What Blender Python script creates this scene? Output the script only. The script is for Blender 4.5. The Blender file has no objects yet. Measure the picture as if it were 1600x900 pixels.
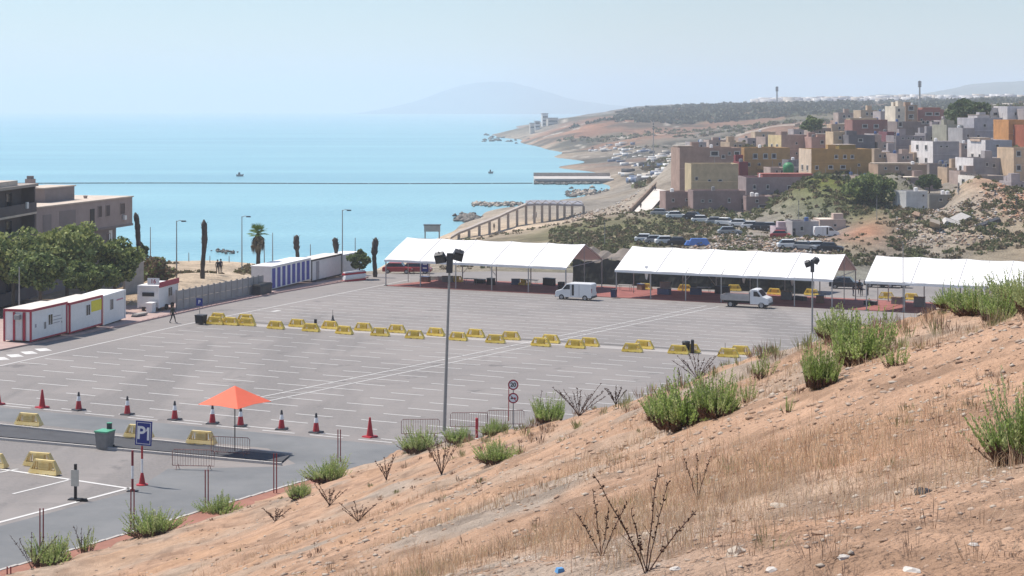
import bpy, bmesh, math, random
import numpy as np
from mathutils import Vector, Matrix

S = bpy.context.scene
COL = S.collection
random.seed(7)
RNG = np.random.default_rng(7)
R = math.radians

# ---------------------------------------------------------------- camera, sky, sun, exposure
F = 2610.0          # focal length in pixels of a 1600 px wide picture
HY = 170.0          # picture row of the horizon
CZ = 32.0           # camera height above the sea
cd = bpy.data.cameras.new('camera')
cd.sensor_width = 36.0
cd.lens = 36.0 * F / 1600.0
cd.shift_y = -(450.0 - HY) / 1600.0
cd.clip_start = 0.2
cd.clip_end = 60000.0
cam = bpy.data.objects.new('camera', cd)
cam.location = (0, 0, CZ)
cam.rotation_euler = (R(90), 0, 0)
COL.objects.link(cam)
S.camera = cam

SUN_EL, SUN_AZ = 60.0, -62.0     # azimuth clockwise from +Y (straight ahead); negative = to the left
W = bpy.data.worlds.new('World')
S.world = W
W.use_nodes = True
nt = W.node_tree
bgn = nt.nodes['Background']
sky = nt.nodes.new('ShaderNodeTexSky')
sky.sky_type = 'NISHITA'
sky.sun_disc = False
sky.sun_elevation = R(SUN_EL)
sky.sun_rotation = R(SUN_AZ)
sky.altitude = 30
sky.air_density = 1.15
sky.dust_density = 0.25
sky.ozone_density = 5.0
nt.links.new(sky.outputs[0], bgn.inputs[0])
bgn.inputs[1].default_value = 0.082
sl = bpy.data.lights.new('sun', 'SUN')
sl.energy = 4.0
sl.angle = R(0.6)
sl.color = (1.0, 0.94, 0.855)
so = bpy.data.objects.new('sun', sl)
sv = Vector((math.sin(R(SUN_AZ)) * math.cos(R(SUN_EL)), math.cos(R(SUN_AZ)) * math.cos(R(SUN_EL)), math.sin(R(SUN_EL))))
so.rotation_euler = sv.to_track_quat('Z', 'Y').to_euler()
so.location = (-50, 50, 200)
COL.objects.link(so)
S.view_settings.view_transform = 'Standard'
S.view_settings.look = 'None'
S.view_settings.gamma = 1.0
S.view_settings.use_curve_mapping = False
S.view_settings.exposure = 0.6
S.cycles.volume_bounces = 1
S.cycles.max_bounces = 6
S.cycles.volume_step_rate = 1.0
S.cycles.use_denoising = True

# ---------------------------------------------------------------- materials
MATS = {}
def mat(name, col, rough=0.8, var=0.12, scale=3.0, bump=0.0, bscale=None, spec=0.3, metal=0.0, col2=None, detail=5.0, trans=0.0):
    if name in MATS: return MATS[name]
    m = bpy.data.materials.new(name); m.use_nodes = True
    t = m.node_tree; b = t.nodes['Principled BSDF']
    b.inputs['Roughness'].default_value = rough
    b.inputs['Metallic'].default_value = metal
    b.inputs['Specular IOR Level'].default_value = spec
    if var > 0 or col2 is not None or bump > 0:
        tc = t.nodes.new('ShaderNodeTexCoord')
        nz = t.nodes.new('ShaderNodeTexNoise'); nz.inputs['Scale'].default_value = scale; nz.inputs['Detail'].default_value = detail
        nz.inputs['Roughness'].default_value = 0.65
        t.links.new(tc.outputs['Object'], nz.inputs['Vector'])
        mx = t.nodes.new('ShaderNodeMix'); mx.data_type = 'RGBA'
        mr = t.nodes.new('ShaderNodeMapRange'); mr.inputs['From Min'].default_value = .3; mr.inputs['From Max'].default_value = .7
        t.links.new(nz.outputs['Fac'], mr.inputs['Value']); t.links.new(mr.outputs[0], mx.inputs['Factor'])
        a = [max(0, c * (1 - var)) for c in col]; c2 = col2 if col2 is not None else [min(1, c * (1 + var)) for c in col]
        mx.inputs[6].default_value = (*a, 1); mx.inputs[7].default_value = (*c2, 1)
        t.links.new(mx.outputs[2], b.inputs['Base Color'])
        if bump > 0:
            n2 = t.nodes.new('ShaderNodeTexNoise'); n2.inputs['Scale'].default_value = bscale or scale * 4; n2.inputs['Detail'].default_value = 6
            t.links.new(tc.outputs['Object'], n2.inputs['Vector'])
            bp = t.nodes.new('ShaderNodeBump'); bp.inputs['Strength'].default_value = 1.0; bp.inputs['Distance'].default_value = bump
            t.links.new(n2.outputs['Fac'], bp.inputs['Height']); t.links.new(bp.outputs[0], b.inputs['Normal'])
    else:
        b.inputs['Base Color'].default_value = (*col, 1)
    MATS[name] = m
    return m

def leafmat(name, col, col2, scale=1.5, trans=0.3):
    """foliage: two greens mixed by a noise, with some light passing through"""
    if name in MATS: return MATS[name]
    m = mat(name, col, rough=.65, var=0.0, scale=scale, col2=col2, spec=.25)
    t = m.node_tree; b = t.nodes['Principled BSDF']; out = t.nodes['Material Output']
    tr = t.nodes.new('ShaderNodeBsdfTranslucent'); ms = t.nodes.new('ShaderNodeMixShader'); ms.inputs[0].default_value = trans
    src = b.inputs['Base Color'].links[0].from_socket
    t.links.new(src, tr.inputs[0]); t.links.new(b.outputs[0], ms.inputs[1]); t.links.new(tr.outputs[0], ms.inputs[2])
    t.links.new(ms.outputs[0], out.inputs[0])
    return m

# ---------------------------------------------------------------- objects and meshes
def tag(o, label=None, cat=None, group=None, kind=None):
    if label: o['label'] = label
    if cat: o['category'] = cat
    if group: o['group'] = group
    if kind: o['kind'] = kind
    return o
def link(name, data, parent=None, loc=None, rz=None):
    o = bpy.data.objects.new(name, data); COL.objects.link(o)
    if parent is not None: o.parent = parent
    if loc is not None: o.location = loc
    if rz is not None: o.rotation_euler = (0, 0, rz)
    return o
def empty(name, loc, rz=0.0, label=None, cat=None, group=None):
    o = link(name, None, None, loc, rz); o.empty_display_size = .3
    return tag(o, label, cat, group)
def copy_tree(o, parent=None):
    c = o.copy(); COL.objects.link(c); c.parent = parent
    if parent is not None: c.matrix_parent_inverse = o.matrix_parent_inverse
    for ch in list(o.children): copy_tree(ch, c)
    return c

class MB:
    def __init__(s): s.v = []; s.f = []; s.m = []; s.mats = []
    def mi(s, m):
        if m not in s.mats: s.mats.append(m)
        return s.mats.index(m)
    def add(s, vs, fs, m):
        k = len(s.v); i = s.mi(m)
        s.v += [tuple(p) for p in vs]
        for f in fs: s.f.append([k + j for j in f]); s.m.append(i)
        return s
    def box(s, x0, x1, y0, y1, z0, z1, m, M=None):
        vs = [Vector((x, y, z)) for z in (z0, z1) for x, y in ((x0, y0), (x1, y0), (x1, y1), (x0, y1))]
        if M is not None: vs = [M @ p for p in vs]
        return s.add(vs, [(0, 3, 2, 1), (4, 5, 6, 7), (0, 1, 5, 4), (1, 2, 6, 5), (2, 3, 7, 6), (3, 0, 4, 7)], m)
    def frustum(s, x0, x1, y0, y1, z0, z1, ix, iy, m):
        vs = [(x0, y0, z0), (x1, y0, z0), (x1, y1, z0), (x0, y1, z0), (x0 + ix, y0 + iy, z1), (x1 - ix, y0 + iy, z1), (x1 - ix, y1 - iy, z1), (x0 + ix, y1 - iy, z1)]
        return s.add(vs, [(0, 3, 2, 1), (4, 5, 6, 7), (0, 1, 5, 4), (1, 2, 6, 5), (2, 3, 7, 6), (3, 0, 4, 7)], m)
    def tube(s, pts, r, m, n=6, cap=True):
        pts = [Vector(p) for p in pts]
        rs = r if isinstance(r, (list, tuple)) else [r] * len(pts)
        vs = []; fs = []
        for i, p in enumerate(pts):
            a = pts[max(0, i - 1)]; b = pts[min(len(pts) - 1, i + 1)]
            d = (b - a).normalized()
            up = Vector((0, 0, 1)) if abs(d.z) < .95 else Vector((1, 0, 0))
            u = d.cross(up).normalized(); w = u.cross(d).normalized()
            for k in range(n):
                t = 2 * math.pi * k / n
                vs.append(p + (u * math.cos(t) + w * math.sin(t)) * rs[i])
        for i in range(len(pts) - 1):
            for k in range(n):
                a = i * n + k; b = i * n + (k + 1) % n
                fs.append((a, b, b + n, a + n))
        if cap:
            fs.append(tuple(range(n)));  fs.append(tuple(range((len(pts) - 1) * n, len(pts) * n))[::-1])
        return s.add(vs, fs, m)
    def lathe(s, prof, m, n=12, c=(0, 0)):
        vs = []; fs = []
        for r, z in prof:
            for k in range(n):
                t = 2 * math.pi * k / n; vs.append((c[0] + r * math.cos(t), c[1] + r * math.sin(t), z))
        for i in range(len(prof) - 1):
            for k in range(n):
                a = i * n + k; b = i * n + (k + 1) % n
                fs.append((a, b, b + n, a + n))
        fs.append(tuple(range(n))[::-1]); fs.append(tuple(range((len(prof) - 1) * n, len(prof) * n)))
        return s.add(vs, fs, m)
    def prism(s, poly, y0, y1, m, axis='y'):
        """polygon in (x,z) pulled along y"""
        n = len(poly)
        vs = [(x, y0, z) for x, z in poly] + [(x, y1, z) for x, z in poly]
        fs = [tuple(range(n)), tuple(range(n, 2 * n))[::-1]] + [(i, i + n, (i + 1) % n + n, (i + 1) % n) for i in range(n)]
        return s.add(vs, fs, m)
    def mesh(s, name, smooth=False):
        me = bpy.data.meshes.new(name); me.from_pydata(s.v, [], s.f)
        for m in s.mats: me.materials.append(m)
        me.polygons.foreach_set('material_index', s.m)
        bm = bmesh.new(); bm.from_mesh(me); bmesh.ops.recalc_face_normals(bm, faces=bm.faces); bm.to_mesh(me); bm.free()
        if smooth: me.polygons.foreach_set('use_smooth', [True] * len(me.polygons))
        me.update(); return me
    def build(s, name, parent=None, loc=None, rz=None, smooth=False):
        return link(name, s.mesh(name, smooth), parent, loc, rz)

def npmesh(name, V, Fq, mats, mi=None, smooth=False, cols=None):
    """fast mesh from numpy arrays; Fq is an (n,k) array of equal polygons"""
    me = bpy.data.meshes.new(name)
    n, k = Fq.shape
    me.vertices.add(len(V)); me.vertices.foreach_set('co', np.ascontiguousarray(V, dtype=np.float32).ravel())
    me.loops.add(n * k); me.loops.foreach_set('vertex_index', np.ascontiguousarray(Fq, dtype=np.int32).ravel())
    me.polygons.add(n)
    me.polygons.foreach_set('loop_start', np.arange(0, n * k, k, dtype=np.int32))
    try: me.polygons.foreach_set('loop_total', np.full(n, k, dtype=np.int32))
    except Exception: pass
    for m in mats: me.materials.append(m)
    if mi is not None: me.polygons.foreach_set('material_index', np.asarray(mi, dtype=np.int32))
    if smooth: me.polygons.foreach_set('use_smooth', np.ones(n, dtype=bool))
    if cols is not None:
        at = me.color_attributes.new('tint', 'FLOAT_COLOR', 'POINT')
        c4 = np.ones((len(V), 4), dtype=np.float32); c4[:, :3] = cols
        at.data.foreach_set('color', c4.ravel())
    me.update(calc_edges=True); me.validate()
    return me

# ---------------------------------------------------------------- ground geometry
PA, PB, PC = .01345, .0227, 17.57           # the car park is a gently tilted plane
def pz(x, y): return CZ - (PC + PA * x + PB * y)
E1 = np.array([math.cos(R(-24)), math.sin(R(-24))]); E2 = np.array([-E1[1], E1[0]])   # axes of the car park's layout
A1 = R(-24); A2 = R(66)
def E(a, b, dz=0.0):
    p = a * E1 + b * E2
    return Vector((p[0], p[1], pz(p[0], p[1]) + dz))
def G(px, py, dz=0.0):
    u = (px - 800) / F; v = (py - HY) / F; d = PC / (v - PA * u - PB)
    return Vector((u * d, d, pz(u * d, d) + dz))
def P(px, py, d): return Vector(((px - 800) / F * d, d, CZ - (py - HY) / F * d))
def e1_at(px, e2):
    u = (px - 800) / F
    return e2 * (E2[0] - u * E2[1]) / (u * E1[1] - E1[0])
def ec(p): return float(p[0] * E1[0] + p[1] * E1[1]), float(p[0] * E2[0] + p[1] * E2[1])

def _h(ix, iy, s):
    n = (ix.astype(np.int64) * 374761393 + iy.astype(np.int64) * 668265263 + s * 982451653) & 0x7fffffff
    n = ((n ^ (n >> 13)) * 1274126177) & 0x7fffffff
    return ((n ^ (n >> 16)) & 0xffff) / 65535.0
def vn(x, y, sc, s=0):
    x = np.asarray(x) / sc; y = np.asarray(y) / sc
    ix = np.floor(x); iy = np.floor(y); fx = x - ix; fy = y - iy
    fx = fx * fx * (3 - 2 * fx); fy = fy * fy * (3 - 2 * fy)
    a = _h(ix, iy, s); b = _h(ix + 1, iy, s); c = _h(ix, iy + 1, s); d = _h(ix + 1, iy + 1, s)
    return (a + (b - a) * fx) * (1 - fy) + (c + (d - c) * fx) * fy - .5

class RBF:
    def __init__(s, X, z, eps):
        s.X = np.array(X, float); s.eps = eps; n = len(s.X)
        A = np.zeros((n + 3, n + 3)); D = s.X[:, None] - s.X[None]
        A[:n, :n] = np.sqrt((D ** 2).sum(-1) + eps ** 2); A[:n, n] = 1; A[:n, n + 1:] = s.X; A[n, :n] = 1; A[n + 1:, :n] = s.X.T
        A[:n, :n] -= np.eye(n) * 1e-4
        z = np.array(z, float); k = z.reshape(n, -1).shape[1]
        s.w = np.linalg.solve(A, np.vstack([z.reshape(n, -1), np.zeros((3, k))])); s.n = n
    def __call__(s, X):
        out = []
        for i in range(0, len(X), 20000):
            Y = X[i:i + 20000]; D = np.sqrt(((Y[:, None] - s.X[None]) ** 2).sum(-1) + s.eps ** 2)
            out.append(D @ s.w[:s.n] + s.w[s.n] + Y @ s.w[s.n + 1:])
        return np.vstack(out)

# middle and far terrain: (picture column, picture row, distance, soil colour)
SAND = (.50, .39, .28); DIRT = (.34, .25, .17); SCRUB = (.17, .16, .085); DRY = (.25, .20, .14); PALE = (.35, .295, .235); RED = (.40, .21, .13); FARG = (.15, .14, .10); STONE = (.25, .22, .185)
TC = [
 (-250,560,150,DIRT),(-250,470,190,DIRT),(-300,420,240,DIRT),(-350,470,300,SAND),(60,480,178,DIRT),(200,455,190,DIRT),(100,430,225,DIRT),(270,445,190,SAND),(330,411,232,SAND),(270,412,232,SAND),(400,416,232,SAND),(450,430,225,PALE),
 (330,425,290,SAND),(450,428,290,SAND),(130,420,280,SAND),(540,428,240,PALE),(600,422,262,PALE),
 (560,435,305,SAND),(625,404,345,SAND),(705,366,415,SAND),(735,346,465,PALE),(780,326,520,PALE),(880,312,570,PALE),(940,302,620,PALE),
 (680,385,345,DRY),(760,374,344,DRY),(820,351,420,SAND),(770,364,405,SAND),(900,338,450,PALE),(860,346,436,SAND),(720,392,300,DRY),(800,392,290,DRY),
 (870,388,288,SCRUB),(960,392,283,SCRUB),(1000,346,330,SCRUB),(910,352,335,SCRUB),(940,340,350,DRY),(1090,350,318,SCRUB),(1000,330,370,PALE),(1010,302,425,PALE),(970,330,400,PALE),(1100,332,340,SCRUB),
 (1150,372,286,STONE),(1250,392,272,STONE),(1100,388,278,STONE),(1180,348,316,STONE),(1250,372,285,STONE),(1330,385,275,DRY),(1350,362,288,RED),
 (1250,306,345,SCRUB),(1300,290,345,SCRUB),(1340,335,310,SCRUB),(1390,300,330,SCRUB),(1400,272,350,STONE),(1500,292,320,DIRT),(1550,285,325,RED),
 (1420,392,272,STONE),(1600,402,258,DRY),(1700,400,250,DRY),(1450,332,300,PALE),(1600,347,285,DRY),(1520,318,300,PALE),(1590,300,306,RED),(1700,290,300,RED),(1450,365,282,PALE),(1530,372,277,DRY),(1400,350,292,DRY),
 (1100,250,470,STONE),(1700,200,420,STONE),
 (955,255,890,STONE),(1005,268,740,STONE),(935,280,740,SAND),(1000,285,600,STONE),(1050,280,480,STONE),(880,262,900,SAND),(860,246,1110,SAND),(850,232,1350,SAND),(815,217,1750,SAND),(775,212.5,1960,DRY),(900,255,1000,STONE),
 (1100,245,800,DRY),(1180,232,800,DRY),
 (870,205,1700,RED),(890,222,1350,DRY),(920,230,1250,DRY),(1050,212,1350,RED),(980,195,1500,RED),(960,212,1400,DRY),(905,214,1420,RED),(930,200,1500,RED),(1000,215,1250,DRY),(1100,205,1300,STONE),(1000,172,2000,FARG),(1100,170,2000,FARG),(950,182,1900,FARG),(870,190,1900,FARG),(850,203,1800,PALE),
 (1150,226,1100,DRY),(1200,203,1150,DRY),(1120,198,1400,SCRUB),(1200,166,2000,FARG),(1300,163,2400,FARG),(1400,160,2500,FARG),(1600,157,2500,FARG),(1350,195,900,SCRUB),(1280,188,1300,DRY),(1500,178,700,SCRUB),(1600,172,700,SCRUB),(1750,165,800,SCRUB),(1750,156,2500,FARG),
 (1000,168,3200,FARG),(1300,162,3400,FARG),(1600,158,3400,FARG),(870,192,2600,FARG),(1750,158,3400,FARG),
 (1111,298,405,STONE),(1117,314,372,STONE),(1162,304,378,STONE),(1061,328,352,STONE),(1124,329,346,STONE),(1200,270,412,STONE),(1224,308,358,STONE),(1186,330,343,STONE),(1245,324,350,STONE),(1243,258,445,STONE),(1250,274,400,STONE),(1316,276,372,STONE),(1311,292,366,STONE),(1285,234,440,STONE),(1314,230,430,STONE),(1347,231,425,STONE),(1360,214,500,STONE),(1393,238,440,STONE),(1407,194,520,STONE),(1424,194,528,STONE),(1455,198,535,STONE),(1436,218,470,STONE),(1423,248,430,STONE),(1457,232,440,STONE),(1480,264,385,STONE),(1474,278,378,STONE),(1492,224,430,STONE),(1514,230,420,STONE),(1546,226,425,STONE),(1562,258,384,STONE),(1551,278,355,STONE),(1551,300,338,STONE),(1589,232,405,STONE),(1620,237,400,STONE),(1612,287,350,STONE),(1561,192,470,STONE),(1589,192,465,STONE),(1411,278,362,STONE),(1439,294,350,STONE),(1434,332,312,STONE),(1474,324,318,STONE),(1259,373,294,STONE),(1224,373,298,STONE),(1301,362,300,STONE),
 (1091,236,470,STONE),(1124,235,480,STONE),(1152,236,470,STONE),(1181,233,480,STONE),(1209,234,470,STONE),(1196,220,540,STONE),(1254,216,540,STONE),(1285,216,520,STONE),(1315,209,520,STONE),(1376,228,460,STONE),(1386,242,425,STONE),(1379,258,395,STONE),(1396,256,400,STONE),(1415,258,390,STONE),(1439,258,392,STONE),(1478,206,480,STONE),(1497,198,500,STONE),(1454,214,470,STONE),(1471,216,460,STONE),(1512,248,405,STONE),(1510,224,440,STONE),(1580,240,415,STONE),(1566,216,440,STONE),(1592,194,470,STONE),(1615,198,460,STONE),(1322,190,600,STONE),(1358,188,620,STONE),(1387,190,600,STONE),(1513,286,352,STONE),(1491,282,362,STONE),(1592,302,330,STONE),(1353,292,360,STONE),(1304,302,350,STONE),(1249,276,392,STONE),(1217,276,385,STONE),
]
SEAC = [(-350,330),(-200,300),(50,320),(200,330),(330,335),(450,335),(500,345),(560,380),(640,440),(690,500),(760,570),(850,640),(900,700),(890,800),(850,870),(820,960),(800,1150),(800,1450),(760,1800),(720,2000),(740,2200),(800,2600),(600,1200),(400,800),(100,600),(-300,800),(500,2500),(0,2500),(800,3400),(300,3400),(-300,3400),(-300,1600),(300,1500),(600,600),(300,450)]
KU, KD = 8.0, 3.2
def tk(u, d): return np.stack([np.asarray(u) * KU, np.log(np.asarray(d)) * KD], -1)
_X = [((px - 800) / F, d) for px, py, d, c in TC] + [((px - 800) / F, d) for px, d in SEAC]
_Z = [CZ - (py - HY) / F * d for px, py, d, c in TC] + [-4.0] * len(SEAC)
_C = [c for *_, c in TC] + [SAND] * len(SEAC)
_x = np.array(_X)
TZ = RBF(tk(_x[:, 0], _x[:, 1]), _Z, .12); TCOL = RBF(tk(_x[:, 0], _x[:, 1]), _C, .05)
LOT = [E(-104, 60), E(-104, 120), E(-110, 150), E(-113, 196), E(-98, 214), E(-60, 226), E(10, 240), E(45, 240), E(45, 20), E(-90, 20)]
def in_lot(x, y, grow=0.0):
    """signed distance to the (convex enough) lot polygon, negative inside"""
    dd = np.full(np.shape(x), -1e9)
    n = len(LOT)
    for i in range(n):
        a = LOT[i]; b = LOT[(i + 1) % n]; ex, ey = b.x - a.x, b.y - a.y; L = math.hypot(ex, ey)
        dd = np.maximum(dd, -((y - a.y) * ex - (x - a.x) * ey) / L * (-1))
    return dd
def terrain(u, d):
    u = np.asarray(u, float).ravel(); d = np.asarray(d, float).ravel(); x = u * d; y = d
    z = TZ(tk(u, d))[:, 0]
    rough = np.clip((d - 230) / 200, 0.15, 1)
    land = np.clip(z / 4, 0, 1)
    rough = rough * (1 - .7 * np.clip((d - 290) / 30, 0, 1) * np.clip((600 - d) / 60, 0, 1))
    z = z + land * rough * (vn(x, y, 22, 1) * 2.0 + vn(x, y, 7, 2) * .9) * np.clip(d / 500, .5, 1.6) + land * vn(x, y, 90, 3) * 5 * np.clip((d - 900) / 500, 0, 1) + land * vn(x, y, 2.6, 4) * .35
    s = in_lot(x, y)
    t = np.clip(s / 9.0, 0, 1); t = t * t * (3 - 2 * t)
    return (pz(x, y) - .45) * (1 - t) + z * t
_ds = np.geomspace(120, 3300, 900)
def T(px, py, dmin=215.0, dz=0.0):
    """where the view ray of a picture point meets the terrain"""
    u = (px - 800) / F; d = _ds[_ds >= dmin]
    z = terrain(np.full(len(d), u), d); rz = CZ - (py - HY) / F * d
    k = np.nonzero(rz <= z)[0]
    k = k[0] if len(k) else len(d) - 1
    return Vector((u * d[k], d[k], z[k] + dz))
def tz(x, y): return float(terrain(np.array([x / y]), np.array([y]))[0])

# foreground slope: (column, row, distance); the last list is its brow, beyond which it falls away to the car park
HC = [(-150,1010,58),(0,1000,45),(200,905,58),(400,862,50),(400,905,33),(400,812,70),(560,770,66),(600,810,42),(600,905,20),(800,905,11.5),(1200,905,8.6),(1600,905,7.6),(2000,905,7),
 (700,760,50),(800,740,38),(800,800,24),(960,720,32),(1100,660,31),(1100,750,20),(1300,600,28),(1300,700,17.5),(1300,800,12),(1500,600,21),(1500,750,12.5),(1600,540,23),(2000,600,14),(1800,700,11)]
BROW = [(-300,990,55),(0,904,66.5),(100,873,70),(200,846,73.5),(330,806,78.5),(450,768,84.5),(560,733,90),(625,703,94.5),(700,693,80),(800,670,69),(960,630,57),(1100,585,47),(1280,530,41),(1400,497,38.5),(1500,479,37),(1600,458,35.5),(1800,420,33),(2000,390,30)]
_hx = [P(*h) for h in HC + BROW]
HR = RBF([(p.x, p.y) for p in _hx] + [(0, 0), (-3, 4), (4, 3), (-8, 8), (-14, 20)], [p.z for p in _hx] + [CZ - 1.65, CZ - 2.6, CZ - 1.5, CZ - 4.6, CZ - 9], 1.0)
_bu = np.array([(b[0] - 800) / F for b in BROW]); _bd = np.array([b[2] for b in BROW], float)
def hill(x, y):
    x = np.asarray(x, float).ravel(); y = np.asarray(y, float).ravel()
    dc = np.interp(x / np.maximum(y, .1), _bu, _bd)
    yy = np.minimum(y, dc); f = yy / np.maximum(y, .1)
    z = HR(np.stack([x * f, yy], -1))[:, 0] - .62 * np.maximum(0, y - dc)
    k = np.clip(y / 40, .25, 1)
    return z + vn(x, y, 2.7, 11) * .30 * k + vn(x, y, 1.1, 12) * .16 * k + vn(x, y, .45, 13) * .08 + vn(x + y, y - x, .17, 14) * .035 * np.clip(25 / np.maximum(y, 1), 0, 1)
_hd = np.geomspace(4, 110, 1200)
def H(px, py, dz=0.0):
    """where the view ray of a picture point meets the slope (its brow when it passes just above)"""
    u = (px - 800) / F; dc = float(np.interp(u, _bu, _bd)); q = _hd[_hd <= dc]
    z = hill(u * q, q); rz = CZ - (py - HY) / F * q
    k = np.nonzero(rz <= z)[0]
    k = k[0] if len(k) else int(np.argmin((rz - z) / q))
    return Vector((u * q[k], q[k], z[k] + dz))
# ---------------------------------------------------------------- setting
def tintmat(name, rough=.95, nscale=.12, amp=.35, fine=1.2, bump=.12, spots=None):
    m = bpy.data.materials.new(name); m.use_nodes = True; t = m.node_tree; b = t.nodes['Principled BSDF']
    b.inputs['Roughness'].default_value = rough; b.inputs['Specular IOR Level'].default_value = .15
    at = t.nodes.new('ShaderNodeAttribute'); at.attribute_name = 'tint'
    tc = t.nodes.new('ShaderNodeTexCoord'); prev = at.outputs['Color']
    for sc, am in ((nscale, amp), (fine, amp * .8), (fine * 7, amp * .6)):
        nz = t.nodes.new('ShaderNodeTexNoise'); nz.inputs['Scale'].default_value = sc; nz.inputs['Detail'].default_value = 6; nz.inputs['Roughness'].default_value = .7
        t.links.new(tc.outputs['Object'], nz.inputs['Vector'])
        mr = t.nodes.new('ShaderNodeMapRange'); mr.inputs['From Min'].default_value = .3; mr.inputs['From Max'].default_value = .7; mr.inputs['To Min'].default_value = 1 - am; mr.inputs['To Max'].default_value = 1 + am
        t.links.new(nz.outputs['Fac'], mr.inputs['Value'])
        mx = t.nodes.new('ShaderNodeVectorMath'); mx.operation = 'SCALE'
        t.links.new(prev, mx.inputs[0]); t.links.new(mr.outputs[0], mx.inputs['Scale']); prev = mx.outputs[0]
    t.links.new(prev, b.inputs['Base Color'])
    n2 = t.nodes.new('ShaderNodeTexNoise'); n2.inputs['Scale'].default_value = fine * 6; n2.inputs['Detail'].default_value = 8
    t.links.new(tc.outputs['Object'], n2.inputs['Vector'])
    bp = t.nodes.new('ShaderNodeBump'); bp.inputs['Distance'].default_value = bump; bp.inputs['Strength'].default_value = 1
    t.links.new(n2.outputs['Fac'], bp.inputs['Height']); t.links.new(bp.outputs[0], b.inputs['Normal'])
    return m

def grid_faces(nr, nc):
    i = np.arange(nr - 1)[:, None] * nc + np.arange(nc - 1)[None]
    return np.stack([i, i + 1, i + nc + 1, i + nc], -1).reshape(-1, 4)

# terrain
us = np.linspace(-.50, .42, 330); ds = np.geomspace(110, 3300, 420)
U, D = np.meshgrid(us, ds)
z = terrain(U, D); x = (U * D).ravel(); y = D.ravel()
cols = np.clip(TCOL(tk(U.ravel(), D.ravel())), .03, .7)
# patches of scrub and bare soil with outlines of their own
m1 = np.clip((vn(x, y, 60, 21) + vn(x, y, 23, 22) * .7) * 4, 0, 1)[:, None] * np.clip((y - 500) / 400, 0, 1)[:, None]
cols = cols * (1 - m1 * .8) + np.array((.10, .095, .07)) * m1 * .8
m2 = np.clip((vn(x, y, 17, 24) + vn(x, y, 6, 25) * .6 - .1) * 5, 0, 1)[:, None] * (np.clip((y - 240) / 40, 0, 1) * np.clip((700 - y) / 100, 0, 1))[:, None]
cols = cols * (1 - m2 * .4) + np.array((.36, .29, .21)) * m2 * .4
m3 = (np.clip((vn(x, y, 95, 26) + vn(x, y, 38, 27) * .8 + vn(x, y, 14, 28) * .5 - .12) * 5, 0, 1) * np.clip((y - 700) / 300, 0, 1))[:, None]
cols = cols * (1 - m3 * .7) + np.array((.36, .19, .12)) * m3 * .7
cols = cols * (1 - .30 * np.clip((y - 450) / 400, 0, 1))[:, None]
m5 = (np.abs(vn(x, y, 120, 29) + vn(x, y, 40, 30) * .3) < .012)[:, None] * (y > 600)[:, None]
cols = np.where(m5, np.array((.40, .35, .29)), cols)
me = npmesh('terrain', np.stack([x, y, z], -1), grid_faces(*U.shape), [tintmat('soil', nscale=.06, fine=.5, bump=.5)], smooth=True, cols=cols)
tag(link('terrain', me), kind='structure')

# sea
m = bpy.data.materials.new('sea_water'); m.use_nodes = True; t = m.node_tree; b = t.nodes['Principled BSDF']
tc = t.nodes.new('ShaderNodeTexCoord'); mp = t.nodes.new('ShaderNodeMapping'); mp.inputs['Scale'].default_value = (.0022, .011, 1)
nz = t.nodes.new('ShaderNodeTexNoise'); nz.inputs['Scale'].default_value = 1.0; nz.inputs['Detail'].default_value = 7; nz.inputs['Roughness'].default_value = .62
mx = t.nodes.new('ShaderNodeMix'); mx.data_type = 'RGBA'
mx.inputs[6].default_value = (.165, .355, .42, 1); mx.inputs[7].default_value = (.24, .46, .505, 1)
mr = t.nodes.new('ShaderNodeMapRange'); mr.inputs['From Min'].default_value = .35; mr.inputs['From Max'].default_value = .65
t.links.new(tc.outputs['Object'], mp.inputs[0]); t.links.new(mp.outputs[0], nz.inputs['Vector']); t.links.new(nz.outputs[0], mr.inputs[0]); t.links.new(mr.outputs[0], mx.inputs[0]); t.links.new(mx.outputs[2], b.inputs['Base Color'])
b.inputs['Roughness'].default_value = .28; b.inputs['IOR'].default_value = 1.33; b.inputs['Specular IOR Level'].default_value = .35
n2 = t.nodes.new('ShaderNodeTexNoise'); n2.inputs['Scale'].default_value = .35; n2.inputs['Detail'].default_value = 7
bp = t.nodes.new('ShaderNodeBump'); bp.inputs['Distance'].default_value = .6; bp.inputs['Strength'].default_value = .8
t.links.new(tc.outputs['Object'], n2.inputs['Vector']); t.links.new(n2.outputs[0], bp.inputs['Height']); t.links.new(bp.outputs[0], b.inputs['Normal'])
sea = MB().add([(-14000, 60, 0), (14000, 60, 0), (14000, 15500, 0), (-14000, 15500, 0)], [(0, 1, 2, 3)], m).build('sea')
tag(sea, kind='structure')

# far mountain across the bay and hills behind the town: ridged heightfields
def range_mesh(name, prof, d0, d1, col, seed, rowbase=170.0):
    """prof: (column, row) of the skyline; a ridge of real depth between d0 and d1"""
    pc = np.array(prof, float); n = 160; m_ = 40
    cx = np.linspace(pc[0, 0], pc[-1, 0], n); cy = np.interp(cx, pc[:, 0], pc[:, 1])
    dm = (d0 + d1) / 2; V = []
    for j in range(m_):
        t = j / (m_ - 1); d = d0 + (d1 - d0) * t
        s = math.sin(math.pi * t) ** .8
        xx = (cx - 800) / F * dm; hz = (CZ + (HY - cy) / F * dm)
        yy = np.full(n, d)
        nn = 1 + (vn(xx, yy, dm * .03, seed) + vn(xx, yy, dm * .012, seed + 1) * .5) * .35 * (1 - s * .6)
        V.append(np.stack([xx, yy, hz * s * nn - 3 + 2 * s], -1))
    V = np.concatenate(V); c = np.tile(np.array(col), (len(V), 1))
    me = npmesh(name, V, grid_faces(m_, n), [tintmat('rock_' + name, nscale=.004, amp=.25, fine=.02, bump=3)], smooth=True, cols=c)
    return tag(link(name, me), kind='structure')
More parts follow.
